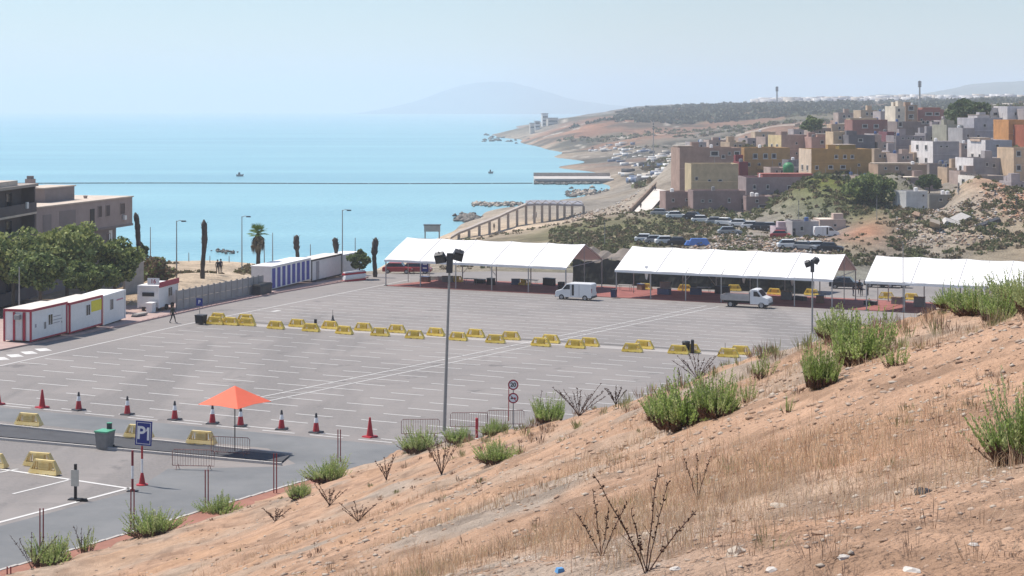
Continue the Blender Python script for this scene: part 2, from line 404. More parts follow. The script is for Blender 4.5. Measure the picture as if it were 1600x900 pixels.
range_mesh('mountain', [(480,186),(560,178),(610,168),(650,158),(690,142),(720,133),(745,128),(770,125),(800,128),(825,134),(850,143),(880,152),(905,158),(950,164),(1010,168),(1100,171),(1200,176)], 10200, 12600, (.10, .12, .10), 31)
range_mesh('hills', [(1180,172),(1240,165),(1300,158),(1360,151),(1380,147),(1410,152),(1450,148),(1500,139),(1550,130),(1590,126),(1640,123),(1750,126),(1850,140)], 5200, 7400, (.13, .14, .10), 37)

# car park sheet
asph = bpy.data.materials.new('worn_asphalt'); asph.use_nodes = True; t = asph.node_tree; b = t.nodes['Principled BSDF']
b.inputs['Roughness'].default_value = .9; b.inputs['Specular IOR Level'].default_value = .25
tc = t.nodes.new('ShaderNodeTexCoord'); prev = None
def noisefac(sc, lo, hi, det=5, mapping=None):
    n_ = t.nodes.new('ShaderNodeTexNoise'); n_.inputs['Scale'].default_value = sc; n_.inputs['Detail'].default_value = det; n_.inputs['Roughness'].default_value = .65
    if mapping:
        mpn = t.nodes.new('ShaderNodeMapping'); mpn.inputs['Rotation'].default_value = (0, 0, mapping[0]); mpn.inputs['Scale'].default_value = mapping[1]
        t.links.new(tc.outputs['Object'], mpn.inputs[0]); t.links.new(mpn.outputs[0], n_.inputs['Vector'])
    else: t.links.new(tc.outputs['Object'], n_.inputs['Vector'])
    m_ = t.nodes.new('ShaderNodeMapRange'); m_.inputs['From Min'].default_value = lo; m_.inputs['From Max'].default_value = hi
    t.links.new(n_.outputs[0], m_.inputs[0]); return m_.outputs[0]
def mixc(fac, a, bcol):
    m_ = t.nodes.new('ShaderNodeMix'); m_.data_type = 'RGBA'
    t.links.new(fac, m_.inputs[0])
    for i, c in ((6, a), (7, bcol)):
        if isinstance(c, tuple): m_.inputs[i].default_value = (*c, 1)
        else: t.links.new(c, m_.inputs[i])
    return m_.outputs[2]
c0 = mixc(noisefac(.07, .35, .65), (.170, .160, .155), (.265, .240, .226))
c1 = mixc(noisefac(.35, .52, .78, 6, (R(24), (.25, 1.6, 1))), c0, (.125, .12, .118))     # tyre-worn streaks along the bays
c1 = mixc(noisefac(.05, .60, .64, 5, (R(-66), (1.0, .12, 1))), c1, (.15, .142, .138))
c2 = mixc(noisefac(.30, .62, .70, 4), c1, (.085, .083, .085))                                # oil stains
c3 = mixc(noisefac(6.0, .2, .9, 4), c2, (.275, .245, .228))
t.links.new(c3, b.inputs['Base Color'])
lot = MB().add([tuple(p) for p in LOT], [tuple(range(len(LOT)))], asph).build('car_park')
tag(lot, kind='structure')

# painted markings
paint = mat('white_road_paint', (.46, .44, .42), var=.05, scale=.9, col2=(.78, .76, .73))
dash_me = MB().add([(-.5, -.5, 0), (.5, -.5, 0), (.5, .5, 0), (-.5, .5, 0)], [(0, 1, 2, 3)], paint).mesh('bay_line')
def onplane(o, p, ang, L, wdt, dz):
    """lay a strip on the tilted car park plane"""
    n = Vector((PA, PB, 1)).normalized(); q = Vector((0, 0, 1)).rotation_difference(n)
    o.rotation_mode = 'QUATERNION'; o.rotation_quaternion = q @ Matrix.Rotation(ang, 3, 'Z').to_quaternion()
    o.location = Vector(p) + Vector((0, 0, dz)); o.scale = (L, wdt, 1)
def strip(p, q, wdt, name='painted_line', dz=.014, m=None):
    me = dash_me
    if m is not None:
        me = dash_me.copy(); me.materials[0] = m
    o = link(name, me, lot); d = q - p
    onplane(o, (p + q) / 2, math.atan2(d.y, d.x), math.hypot(d.x, d.y), wdt, dz); return o
dashes = []
for row in range(0, 34):
    b2 = 88.0 + row * 2.79
    if 134.5 < b2 < 141 or b2 > 181.5: continue
    for k in range(-12, 14):
        a1 = -62.3 + .08 * (b2 - 98) + (k + .5) * 4.72 + .12 * math.sin(row * 5 + k)
        left = -89.3 - .137 * (b2 - 102.6)
        if a1 - 1.4 < left or a1 > -22: continue
        if b2 < 92 and a1 < -78: continue
        p = E(a1, b2); u = p.x / p.y
        if abs(u) > .33: continue
        far = b2 > 141
        L_ = random.uniform(2.35, 2.95) * (1.55 if far else 1)
        dashes.append((p, L_, b2))
dashes.sort(key=lambda q: q[0].y)
for p, L_, b2 in dashes[:300]:
    o = link('bay_line', dash_me, lot); onplane(o, p, A1 + random.uniform(-.02, .02), L_, .14 - .02 * (p.y > 140), .012)
V = []; 
for p, L_, b2 in dashes[300:]:
    ax = Vector((E1[0], E1[1], 0)) * L_ / 2; bx = Vector((E2[0], E2[1], 0)) * .06
    for q in (p - ax - bx, p + ax - bx, p + ax + bx, p - ax + bx): V.append((q.x, q.y, pz(q.x, q.y) + .012))
if V:
    o = link('bay_lines', npmesh('bay_lines', np.array(V), np.arange(len(V)).reshape(-1, 4), [paint]), lot); tag(o, kind='stuff')
road_m = mat('blue_grey_road', (.155, .160, .165), .9, .12, .25, col2=(.20, .20, .20))
for nm, poly in (('entry_road', [E(-100, 82.6), E(-52, 82.2), E(-47, 78), E(-44, 86.4), E(-100, 86.6)]), ('exit_road', [G(-60, 838), G(206, 768), G(262, 733), G(440, 729), G(640, 690), G(700, 730), G(300, 850), G(-60, 960)])):
    o = MB().add([(q.x, q.y, pz(q.x, q.y) + (.004 if nm == 'entry_road' else .008)) for q in poly], [tuple(range(len(poly)))], road_m).build(nm); tag(o, kind='structure')
strip(G(-90, 592), G(290, 507), .16); strip(G(290, 507), G(640, 437), .16)                       # edge line by the cabins
for off in (-.75, .75):
    strip(E(-62.3 + off, 97), E(-55.6 + off, 180), .13)                                               # double line down the middle
for i in range(28):
    b2 = 98 + i * 2.79; a = -62.3 + .08 * (b2 - 98)
    if not 135 < b2 < 141: strip(E(a - .75, b2), E(a + .75, b2 + 1.3), .10)
for i in range(11):
    a = -79 + i * 3.35; strip(E(a, 87.2), E(a + 2.3, 87.2), .15)                                  # line under the cones
strip(E(-92, 137.2), E(-36, 138.4), 1.7, 'pale_strip', .005, mat('pale_concrete', (.36, .33, .31), var=.12, scale=.6))
strip(E(-92, 139.2), E(-36, 140.3), .5, 'dark_gutter', .010, mat('dark_gutter', (.11, .105, .10), var=.2, scale=.6))
for k in range(5):
    p = G(-25 + k * 22, 563 - k * 4.6); strip(p, p + Vector((.9, -1.5, 0)), 1.0, 'zebra_bar')
strip(G(425, 487), G(437, 485), .5, 'lane_arrow')
# road near the foot of the slope
strip(G(-60, 832), G(205, 762), .22); strip(G(205, 764), G(-40, 727), .22); 
strip(G(20, 772), G(112, 749), .16); strip(G(-20, 742), G(28, 733), .16)

# haze: the bright air of the bay
hb = MB().box(-14500, 14500, -200, 15900, -9, 262, bpy.data.materials.new('sea_haze')).build('haze')
hm = hb.data.materials[0]; hm.use_nodes = True; t = hm.node_tree
t.nodes.remove(t.nodes['Principled BSDF'])
pv = t.nodes.new('ShaderNodeVolumePrincipled'); pv.inputs['Color'].default_value = (.85, .905, 1.0, 1); pv.inputs['Density'].default_value = .00022; pv.inputs['Anisotropy'].default_value = 0.0
t.links.new(pv.outputs[0], t.nodes['Material Output'].inputs['Volume'])
tag(hb, kind='stuff')

# slope in the foreground
us = np.linspace(-.42, .46, 470); ds = np.concatenate([np.geomspace(3.2, 112, 470)])
U, D = np.meshgrid(us, ds); x = (U * D).ravel(); y = D.ravel(); z = hill(x, y)
n1 = vn(x, y, 5.5, 41) + vn(x, y, 2.1, 42) * .6 + vn(x, y, .7, 43) * .35
base = np.tile(np.array((.45, .285, .19)), (len(x), 1))
g = np.clip(n1 * 2.2 + .25, 0, 1)[:, None]
base = base * (1 - g) + np.array((.42, .31, .23)) * g
g2 = np.clip((vn(x, y, 4.2, 44) + vn(x, y, 1.3, 45) * .5 - .22) * 5, 0, 1)[:, None]
base = base * (1 - g2 * .75) + np.array((.35, .30, .25)) * g2 * .75
g3 = np.clip((vn(x, y, 3.1, 46) - .2) * 5, 0, 1)[:, None]
g4 = np.exp(-(((x / y * F + 800) - 1450) / 420) ** 2 - ((y - 10) / 9) ** 2)[:, None] * np.clip(vn(x, y, 2.3, 47) * 2 + .6, 0, 1)[:, None]
base = base * (1 - g4 * .6) + np.array((.47, .27, .165)) * g4 * .6
g5 = np.clip((vn(x, y, .8, 48) + vn(x, y, .3, 49) * .7 - .12) * 6, 0, 1)[:, None]
base = base * (1 - g5 * .28)
base = base * (1 - g3 * .5) + np.array((.50, .30, .18)) * g3 * .5
me = npmesh('hillside', np.stack([x, y, z], -1), grid_faces(*U.shape), [tintmat('dry_earth', nscale=.5, amp=.20, fine=3.0, bump=.10)], smooth=True, cols=base)
tag(link('hillside', me), kind='structure')
# ---------------------------------------------------------------- shared materials
WHITE = mat('white_metal', (.74, .73, .72), .5, .06, 2.0)
PVC = mat('white_tent_fabric', (.80, .78, .77), .6, .03, .8)
STEEL = mat('galvanised_steel', (.30, .29, .28), .5, .1, 6, metal=.3)
DARK = mat('dark_plastic', (.02, .02, .022), .5, .2, 5)
DGREY = mat('dark_grey_paint', (.06, .06, .065), .55, .15, 5)
RUBBER = mat('rubber', (.018, .018, .018), .8, .2, 9)
YEL = mat('yellow_plastic', (.76, .50, .05), .55, .15, 1.7, col2=(.84, .64, .16))
YEL2 = mat('faded_yellow_plastic', (.78, .56, .20), .55, .12, 2.2, col2=(.80, .64, .32))
REDP = mat('red_plastic', (.42, .03, .04), .45, .15, 4)
WHP = mat('white_reflective', (.78, .78, .78), .4, .08, 6)
REDPOST = mat('dark_red_paint', (.22, .025, .035), .5, .15, 8)
GLASS = mat('dark_glass', (.02, .025, .03), .12, 0, spec=.5)
CONC = mat('concrete', (.33, .31, .29), .9, .16, 1.2, bump=.01)
BLUE = mat('sign_blue', (.025, .04, .22), .4, .08, 4)
ORANGE = mat('orange_parasol_cloth', (.82, .16, .09), .75, .06, 1.2)
GREEN = mat('green_lid', (.10, .36, .22), .5, .12, 3)
GREYP = mat('grey_bin_plastic', (.20, .20, .20), .55, .15, 3)
REDSLAB = mat('red_painted_concrete', (.26, .09, .08), .85, .18, .5, col2=(.33, .125, .105))
ROCKM = mat('kerb_concrete', (.46, .43, .40), .9, .14, 1.5)
PINKPAVE = mat('pinkish_paving', (.40, .29, .26), .9, .14, .8)
ORD = ['first', 'second', 'third', 'fourth', 'fifth', 'sixth', 'seventh', 'eighth', 'ninth', 'tenth', 'eleventh', 'twelfth', 'thirteenth', 'fourteenth', 'fifteenth', 'sixteenth', 'seventeenth', 'eighteenth', 'nineteenth', 'twentieth', 'twenty-first', 'twenty-second', 'twenty-third', 'twenty-fourth', 'twenty-fifth', 'twenty-sixth', 'twenty-seventh', 'twenty-eighth', 'twenty-ninth', 'thirtieth']

def text_mesh(txt, size, m, depth=.006, bold=0.0):
    c = bpy.data.curves.new('lettering', 'FONT'); c.body = txt; c.size = size; c.align_x = 'CENTER'; c.align_y = 'CENTER'; c.extrude = depth; c.offset = bold
    o = bpy.data.objects.new('lettering', c); COL.objects.link(o)
    dg = bpy.context.evaluated_depsgraph_get(); me = bpy.data.meshes.new_from_object(o.evaluated_get(dg))
    bpy.data.objects.remove(o); me.materials.clear(); me.materials.append(m); return me
def lettering(txt, size, m, parent, loc, rot=(R(90), 0, 0), bold=0.0, name='lettering'):
    o = link(name, text_mesh(txt, size, m, bold=bold), parent, loc); o.rotation_euler = rot; return o

# kerbs, island, pavements (pieces of the setting)
def slab(name, pts, h, m, kerb=None, z0=-.3):
    mb = MB(); n = len(pts); vs = [(p[0], p[1], pz(p[0], p[1]) + z0) for p in pts] + [(p[0], p[1], pz(p[0], p[1]) + h) for p in pts]
    mb.add(vs, [tuple(range(n, 2 * n))], m); mb.add(vs, [(i, (i + 1) % n, (i + 1) % n + n, i + n) for i in range(n)], kerb or m)
    return tag(mb.build(name), kind='structure')
def kerb_line(pts, wdt, h, m, parent=None, step=1.0, name='kerb_stone'):
    """a run of single kerb stones"""
    me = MB().box(-.5, .5, -.5, .5, -.3, 1, m).mesh(name)
    for p, q in zip(pts[:-1], pts[1:]):
        d = q - p; L = math.hypot(d.x, d.y); n = max(1, round(L / step))
        for i in range(n):
            c = p + d * ((i + .5) / n)
            o = link(name, me, parent, Vector((c.x, c.y, pz(c.x, c.y))), math.atan2(d.y, d.x)); o.scale = (L / n * .985, wdt, h)
island = slab('traffic_island', [G(-60, 662), G(452, 714), G(440, 724), G(-60, 679)], .10, mat('dark_new_asphalt', (.075, .075, .08), .9, .15, 1.0))
kerb_line([G(-60, 659.5), G(456, 712)], .16, .14, ROCKM, island, 1.1); kerb_line([G(-60, 682), G(440, 727)], .16, .14, ROCKM, island, 1.1)
walk = slab('pavement', [G(-60, 560), G(100, 529), G(205, 506), G(330, 477), G(430, 457), G(572, 433), E(-112, 190), E(-112, 120)], .13, PINKPAVE)
kerb_line([G(170, 514.5), G(330, 479), G(430, 459), G(575, 434)], .18, .15, mat('pink_kerb', (.50, .34, .31), .9, .12, 1.2), walk, 1.2)
fk = [G(-40, 906), G(90, 870), G(210, 834), G(330, 797), G(450, 762), G(520, 742)]
footway = slab('footway', [Vector(p) + Vector((.1, -.1, 0)) for p in fk] + [Vector(p) + Vector((3.2, -3.6, 0)) for p in fk[::-1]], .12, mat('red_footway', (.30, .14, .10), .9, .15, 1.5))
kerb_line(fk, .17, .14, ROCKM, footway, 1.0)
red = slab('tent_floor', [E(-99, 183.8), E(-8, 184.6), E(-8, 198), E(-97.5, 198)], .06, REDSLAB)

# yellow barriers
def barrier_parts(root, M):
    b = MB(); L, H_ = 1.86, .76
    b.frustum(-L / 2, L / 2, -.24, .24, .06, .24, .05, .05, M); b.frustum(-.62, .62, -.10, .10, H_ - .09, H_, .02, .02, M)
    for sx in (-1, 1):
        b.add([(sx * .62, -.09, H_), (sx * .62, .09, H_), (sx * .90, .17, .22), (sx * .90, -.17, .22), (sx * .53, -.09, H_), (sx * .53, .09, H_), (sx * .78, .17, .22), (sx * .78, -.17, .22)], [(0, 1, 2, 3), (7, 6, 5, 4), (0, 3, 7, 4), (1, 5, 6, 2), (0, 4, 5, 1), (3, 2, 6, 7)], M)
    for sy in (-1, 1):
        for z0, z1 in ((.28, .36), (.42, .48), (.54, .62)):
            i0 = .15 - (z0 - .24) * .13; b.box(-.32, .32, sy * i0 - .012, sy * i0 + .012, z0, z1, M)
        b.box(-.36, .36, sy * .085 - .02, sy * .085 + .02, .24, .68, M)
    b.build('body', root)
    f = MB()
    for sx in (-.62, 0, .62): f.box(sx - .2, sx + .2, -.22, .22, 0, .065, M)
    f.build('feet', root)
    for sx in (-1, 1):
        for k in range(3):
            s = MB(); x0 = sx * (.43 + k * .10); x1 = sx * (.50 + k * .135)
            for sy in (-1, 1):
                t_, bo = sy * .09, sy * .165
                s.add([(x0 - .016, t_ - .012, .69), (x0 + .016, t_ - .012, .69), (x0 + .016, t_ + .012, .69), (x0 - .016, t_ + .012, .69), (x1 - .016, bo - .012, .23), (x1 + .016, bo - .012, .23), (x1 + .016, bo + .012, .23), (x1 - .016, bo + .012, .23)], [(0, 1, 2, 3), (7, 6, 5, 4), (0, 4, 5, 1), (1, 5, 6, 2), (2, 6, 7, 3), (3, 7, 4, 0)], M)
            s.build('slat', root)
proto = {}
def barrier(p, rz, label, group, M=YEL):
    if M.name not in proto:
        o = empty('plastic_barrier', p, rz); barrier_parts(o, M); proto[M.name] = o
    else: o = copy_tree(proto[M.name]); o.location = p; o.rotation_euler = (0, 0, rz)
    return tag(o, label, 'barrier', group)
rowB = [(341,501),(336,507),(360,508),(386,509),(384,503),(431,514),(465,511),(486,518),(516,514),(538,522),(568,517),(594,525),(620,520),(648,529),(681,525),(716,532),(743,527),(774,536),(798,531),(845,541),(860,536),(899,544),(921,541),(988,550),(1006,545),(1060,553),(1078,551),(1138,558),(1157,554)]
rowB.sort()
for i, (a, b_) in enumerate(rowB):
    side = 'nearer' if b_ > 500 + (a - 330) * .058 + 5 else 'farther'
    barrier(G(a, b_), A1 + random.uniform(-.09, .09), 'yellow plastic barrier, %s from the left in the long row across the car park' % ORD[i], 'barriers in the long row')
for a, b_, rz, lab in [(45,668,-.05,'pale yellow barrier on the island kerb left of the green-lidded bin'),(217,687,0,'yellow barrier on the island kerb half hidden behind the blue P1 sign'),(315,697,-.03,'yellow barrier on the island kerb under the orange parasol'),(62,729,.0,'yellow barrier behind its twin on the near lane'),(70,741,-.10,'yellow barrier in front of its twin on the near lane'),(-12,730,-.05,'yellow barrier cut off by the left edge of the picture')]:
    barrier(G(a, b_) + Vector((0, 0, .12 if b_ < 700 else 0)), A1 + rz + .1, lab, 'barriers by the entrance lanes', YEL2)
tb = [(713,441,'left part of the first tent'),(818,446,'right part of the first tent'),(1008,453,'left part of the second tent'),(1070,455,'middle of the second tent'),(1147,455,'second tent behind the flatbed truck bed'),(1210,461,'second tent right of the flatbed truck'),(1268,462,'second tent by its last lamp post'),(1385,467,'third tent, left one'),(1424,469,'third tent, right one')]
for a, b_, lab in tb:
    barrier(G(a, b_, .06), A1 + random.uniform(-.2, .2), 'yellow barrier standing under the ' + lab, 'barriers under the tents')

# traffic cones
def cone_parts(root, banded):
    b = MB(); b.frustum(-.36, .36, -.36, .36, 0, .09, .04, .04, REDP if not banded else DGREY); b.build('base', root)
    H_ = 1.18
    rr = lambda z: .22 - .165 * (z / H_)
    if banded:
        MB().lathe([(rr(.09), .09), (rr(.62), .62)], REDP, 14).build('lower_cone', root, smooth=False)
        MB().lathe([(rr(.62) + .002, .62), (rr(.92) + .002, .92)], WHP, 14).build('reflective_band', root)
        MB().lathe([(rr(.92), .92), (rr(H_), H_), (.035, H_ + .02)], DGREY, 14).build('tip', root)
    else:
        MB().lathe([(rr(.09), .09), (rr(H_), H_), (.03, H_ + .02)], REDP, 14).build('cone', root)
cp = {}
cones = [(66,637,0,'all red traffic cone on the white line, leftmost full cone'),(123,641,1,'banded traffic cone, second cone from the left on the white line'),(199,648,1,'banded traffic cone rising just behind the blue P1 sign'),(273,656,1,'banded traffic cone between the P1 sign and the orange parasol'),(332,662,1,'banded traffic cone under the left wing of the orange parasol'),(376,666,1,'banded traffic cone right of the orange parasol pole'),(440,671,1,'banded traffic cone, first one right of the orange parasol'),(494,676,1,'banded traffic cone left of the last red cone'),(578,683,0,'all red traffic cone at the right end of the row'),(-3,632,0,'all red traffic cone cut off by the left picture edge')]
for a, b_, k, lab in cones:
    if k not in cp:
        o = empty('traffic_cone', G(a, b_)); cone_parts(o, k); cp[k] = o
    else: o = copy_tree(cp[k]); o.location = G(a, b_)
    o.rotation_euler = (0, 0, A1 + random.uniform(-.3, .3)); tag(o, lab, 'traffic cone', 'traffic cones on the white line')

# P1 sign on a red and white post in a cone foot
p = G(222, 758); r = empty('parking_sign', p, R(-12), 'blue square P1 parking sign on a red and white post', 'sign')
MB().lathe([(.30, 0), (.30, .05), (.17, .08), (.07, .62), (.06, .64)], REDP, 14).build('cone_foot', r)
MB().lathe([(.055, .6), (.055, 1.35)], WHP, 10).build('white_band', r); MB().lathe([(.055, 1.35), (.055, 2.0)], REDP, 10).build('red_band', r); MB().lathe([(.05, 2.0), (.05, 2.9)], STEEL, 10).build('post', r)
sb = MB().box(-.45, .45, -.075, -.055, 2.05, 3.3, BLUE).build('sign_board', r); sb.rotation_euler = (0, R(2.5), 0)
fr = MB()
for x0, x1, z0, z1 in ((-.38, .38, 3.2, 3.225), (-.38, .38, 2.125, 2.15), (-.38, -.355, 2.15, 3.2), (.355, .38, 2.15, 3.2)): fr.box(x0, x1, -.081, -.076, z0, z1, WHP)
fr.build('border_line', sb)
lettering('P', .92, WHP, sb, (-.14, -.082, 2.66), bold=.02)
MB().prism([(.12, 2.80), (.20, 2.99), (.31, 2.99), (.31, 2.33), (.20, 2.33), (.20, 2.83), (.10, 2.74)], -.088, -.076, WHP).build('numeral', sb)

# bin with green lid and a dark post
p = G(164, 701); r = empty('litter_bin', p, R(-20), 'grey wheeled bin with a green lid beside a dark post', 'bin')
MB().frustum(-.34, .34, -.36, .36, .08, .98, -.06, -.06, GREYP).build('body', r)
MB().box(-.43, .43, -.46, .42, .98, 1.06, GREEN).build('lid', r)
wl = MB()
wl.tube([(-.36, .36, .1), (-.30, .36, .1)], .1, RUBBER, 10); wl.build('wheel', r); MB().tube([(.30, .36, .1), (.36, .36, .1)], .1, RUBBER, 10).build('wheel', r)
p = G(171, 699); r = empty('bollard', p, 0, 'dark square post standing behind the green-lidded bin', 'bollard')
MB().box(-.13, .13, -.1, .1, 0, 1.38, DGREY).build('post', r); MB().box(-.14, .14, -.11, .11, 1.38, 1.42, GREEN).build('cap', r)

# parasol
p = G(367, 709); r = empty('parasol', p, R(8), 'faded orange square parasol on a thin dark pole', 'parasol')
MB().tube([(0, 0, 0), (0, 0, 3.82)], .03, DARK, 8).build('pole', r)
MB().frustum(-.42, .42, -.42, .42, 0, .16, .06, .06, DGREY).build('base', r)
vs = [(0, 0, 3.85)]
cz = [(2.05 * math.cos(t_), 2.05 * math.sin(t_)) for t_ in (R(6), R(96), R(186), R(276))]
for (x_, y_) in cz: vs.append((x_, y_, 2.88))
for k in range(4):
    a, b_ = cz[k], cz[(k + 1) % 4]; vs.append(((a[0] + b_[0]) / 2 * .95, (a[1] + b_[1]) / 2 * .95, 2.93))
for (x_, y_) in cz: vs.append((x_ * .5, y_ * .5, 3.35))
fs = []
for k in range(4):
    k2 = (k + 1) % 4; c, m_, c2, h1, h2 = 1 + k, 5 + k, 1 + k2, 9 + k, 9 + k2
    fs += [(0, h1, m_), (h1, c, m_), (0, m_, h2), (m_, c2, h2)]
cn = MB().add(vs, fs, ORANGE).build('canopy', r); cn.modifiers.new('thickness', 'SOLIDIFY').thickness = .012
for k in range(4):
    x_, y_ = cz[k]
    MB().tube([(0, 0, 3.78), (x_ * .5, y_ * .5, 3.31), (x_ * .98, y_ * .98, 2.85)], .012, DARK, 4).build('rib', r)
    MB().tube([(0, 0, 2.75), (x_ * .5, y_ * .5, 3.31)], .01, DARK, 4).build('strut', r)

# pedestrian barriers of steel tube
def fence_parts(root, M, L=2.3, Hh=1.08):
    b = MB(); b.tube([(-L / 2, 0, .22), (-L / 2, 0, Hh - .1), (-L / 2 + .1, 0, Hh), (L / 2 - .1, 0, Hh), (L / 2, 0, Hh - .1), (L / 2, 0, .22), (-L / 2, 0, .22)], .021, M, 6); b.build('frame', root)
    me = MB().tube([(0, 0, .22), (0, 0, Hh)], .010, M, 5).mesh('bar')
    n = 16
    for i in range(1, n): link('bar', me, root, (-L / 2 + L * i / n, 0, 0))
    for sx in (-1, 1):
        b = MB(); x = sx * (L / 2 - .28); b.tube([(x, -.30, 0), (x, -.16, .24), (x, .16, .24), (x, .30, 0)], .02, M, 6); b.build('foot', root)
fm = mat('rusty_red_steel', (.24, .09, .08), .6, .3, 6, col2=(.40, .25, .22))
r0 = empty('crowd_barrier', G(302, 734), A1 + .32, 'thin steel crowd barrier left of the parasol, nearer one', 'crowd barrier', 'steel crowd barriers'); fence_parts(r0, fm)
for (a, b_, rz, lab) in [(360,713,.20,'steel crowd barrier right behind the parasol pole'),(657,683,.45,'steel crowd barrier left of the tall lamp post'),(733,672,.45,'steel crowd barrier right of the tall lamp post'),(790,668,.45,'steel crowd barrier under the round speed sign')]:
    o = copy_tree(r0); o.location = G(a, b_); o.rotation_euler = (0, 0, A1 + rz); tag(o, lab)
for k, (a, b_) in enumerate([(350, 703), (792, 650)]):
    pass
r = empty('red_post', G(745, 684), 0, 'short thick red post between the crowd barriers', 'post'); MB().tube([(0, 0, 0), (0, 0, 1.15)], .09, REDP, 10).build('shaft', r); MB().lathe([(.095, 1.15), (.06, 1.2)], REDP, 10).build('cap', r)

# pairs of red posts at the foot of the slope
pp = [(65,862,'by the bottom left bush'),(207,828,'left of the bright green bush at the kerb'),(323,796,'in front of the crowd barrier'),(430,774,'right of the parasol shadow'),(530,722,'left of the last red cone'),(14,905,'at the bottom left corner')]
for a, b_, lab in pp:
    r = empty('post_pair', G(a, b_, -.1), R(5), 'pair of thin dark red steel posts ' + lab, 'post', 'red post pairs along the slope')
    h = {65:1.95,207:1.95,323:2.0,430:2.2,530:1.9,14:.6}[a]
    for sx in (-.07, .07): MB().tube([(sx, 0, 0), (sx, 0, h)], .028, REDPOST, 8).build('post', r)
p = G(207, 768); r = empty('delineator', p, 0, 'slim post banded dark red and white left of the P1 sign', 'post')
for z0, z1, m_ in ((0, .65, REDPOST), (.65, 1.3, WHP), (1.3, 2.05, REDPOST)): MB().tube([(0, 0, z0), (0, 0, z1)], .06, m_, 10).build('band', r)
MB().frustum(-.3, .3, -.15, .15, 0, .06, .05, .04, DARK).build('base', r)
p = G(118, 781); r = empty('notice_post', p, R(-10), 'dark post with a blank cream board on the near lane', 'sign')
MB().box(-.06, .06, -.05, .05, 0, 1.75, DARK).build('post', r); MB().box(-.20, .20, -.085, -.055, .68, 1.48, mat('cream_board', (.55, .52, .45), .6, .1, 4)).build('board', r)
MB().frustum(-.35, .35, -.2, .2, 0, .07, .04, .04, DARK).build('base', r)
r = empty('rubber_block', G(128, 783), R(10), 'flat dark rubber block lying beside the notice post', 'block'); MB().frustum(-.28, .28, -.17, .17, 0, .1, .05, .04, RUBBER).build('block', r); MB().frustum(-.1, .1, -.06, .06, .1, .13, .02, .02, RUBBER).build('boss', r)

# round speed signs
p = G(802, 668); r = empty('road_sign', p, R(-4), 'two round red rimmed road signs, 20 above no overtaking, on one post', 'sign')
MB().tube([(0, 0, 0), (0, 0, 3.0)], .035, STEEL, 8).build('post', r); MB().tube([(-.30, .05, .4), (-.28, .05, 2.7)], .03, REDP, 6).build('red_rail', r)
def disc(parent, z, rad, m, y, th=.012, name='plate'):
    b = MB(); n = 24; vs = [(rad * math.cos(2 * math.pi * k / n), yy, z + rad * math.sin(2 * math.pi * k / n)) for yy in (y, y + th) for k in range(n)]
    b.add(vs, [tuple(range(n)), tuple(range(n, 2 * n))[::-1]] + [(k, (k + 1) % n, (k + 1) % n + n, k + n) for k in range(n)], m); return b.build(name, parent)
for z in (2.68, 1.85):
    d0 = disc(r, z, .33, mat('sign_red_rim', (.35, .03, .05), .45, .1, 5), -.06, name='sign_plate'); disc(d0, z, .245, WHP, -.066, .005, 'white_face')
    if z > 2: lettering('20', .36, DARK, d0, (0, -.068, z), bold=.012)
    else:
        for sx, m_ in ((-.09, DARK), (.10, REDP)):
            g_ = MB(); g_.box(sx - .075, sx + .075, -.071, -.067, z - .06, z + .0, m_); g_.box(sx - .045, sx + .045, -.071, -.067, z + .0, z + .05, m_); g_.build('car_symbol', d0)
        g_ = MB(); g_.add([(-.19, -.073, z + .14), (-.16, -.073, z + .17), (.19, -.073, z - .14), (.16, -.073, z - .17)], [(0, 1, 2, 3)], REDP); g_.build('slash', d0)

# flood light posts
def flood_post(p, h, label, lean=0.0, heads=((-.95, .1, -12), (.95, .25, 14)), r0=.13, name='lamp_post', size=1.0):
    r = empty(name, p, R(-6), label, 'lamp post'); r.rotation_euler = (0, R(lean), R(-6))
    MB().lathe([(r0, 0), (r0 * .95, .6), (r0 * .55, h)], STEEL, 10).build('mast', r)
    MB().frustum(-.3, .3, -.3, .3, -.05, .08, .05, .05, CONC).build('foot', r)
    arm = MB(); arm.tube([(heads[0][0], 0, h - .15), (heads[-1][0], 0, h - .05)], .05, STEEL, 6); arm.box(-.18, .18, -.15, .15, h - 1.1, h + .1, DGREY); arm.build('crossarm', r)
    for x, dz, ro in heads:
        hd = MB(); hd.frustum(-.42 * size, .42 * size, -.22, .22, -.42 * size, .32 * size, .06, .05, DGREY); hd.tube([(0, .1, .3 * size), (0, .1, .45 * size)], .04, STEEL, 6)
        o = hd.build('floodlight', r, (x, 0, h - .05 + dz)); o.rotation_euler = (R(35), R(ro), R(ro))
        g_ = MB().box(-.34 * size, .34 * size, -.232, -.222, -.32 * size, .22 * size, GLASS).build('lens', o)
    return r
flood_post(G(694, 676), 10.9, 'tall grey lamp post with two dark floodlights in the middle of the picture', 1.9, ((-.62, -.1, -12), (.52, .1, 14)), .115, size=.80)
flood_post(G(1269, 521), 7.0, 'lamp post with two dark floodlights in front of the second tent', .2, ((-.45, -.2, -20), (.35, .1, 24)), .10, size=.72)
r = empty('lamp_post', G(1411, 488), 0, 'thin bare pole in front of the third tent', 'pole'); MB().lathe([(.05, 0), (.04, 7.6)], STEEL, 8).build('mast', r); MB().frustum(-.2, .2, -.2, .2, -.02, .1, .03, .03, CONC).build('foot', r)

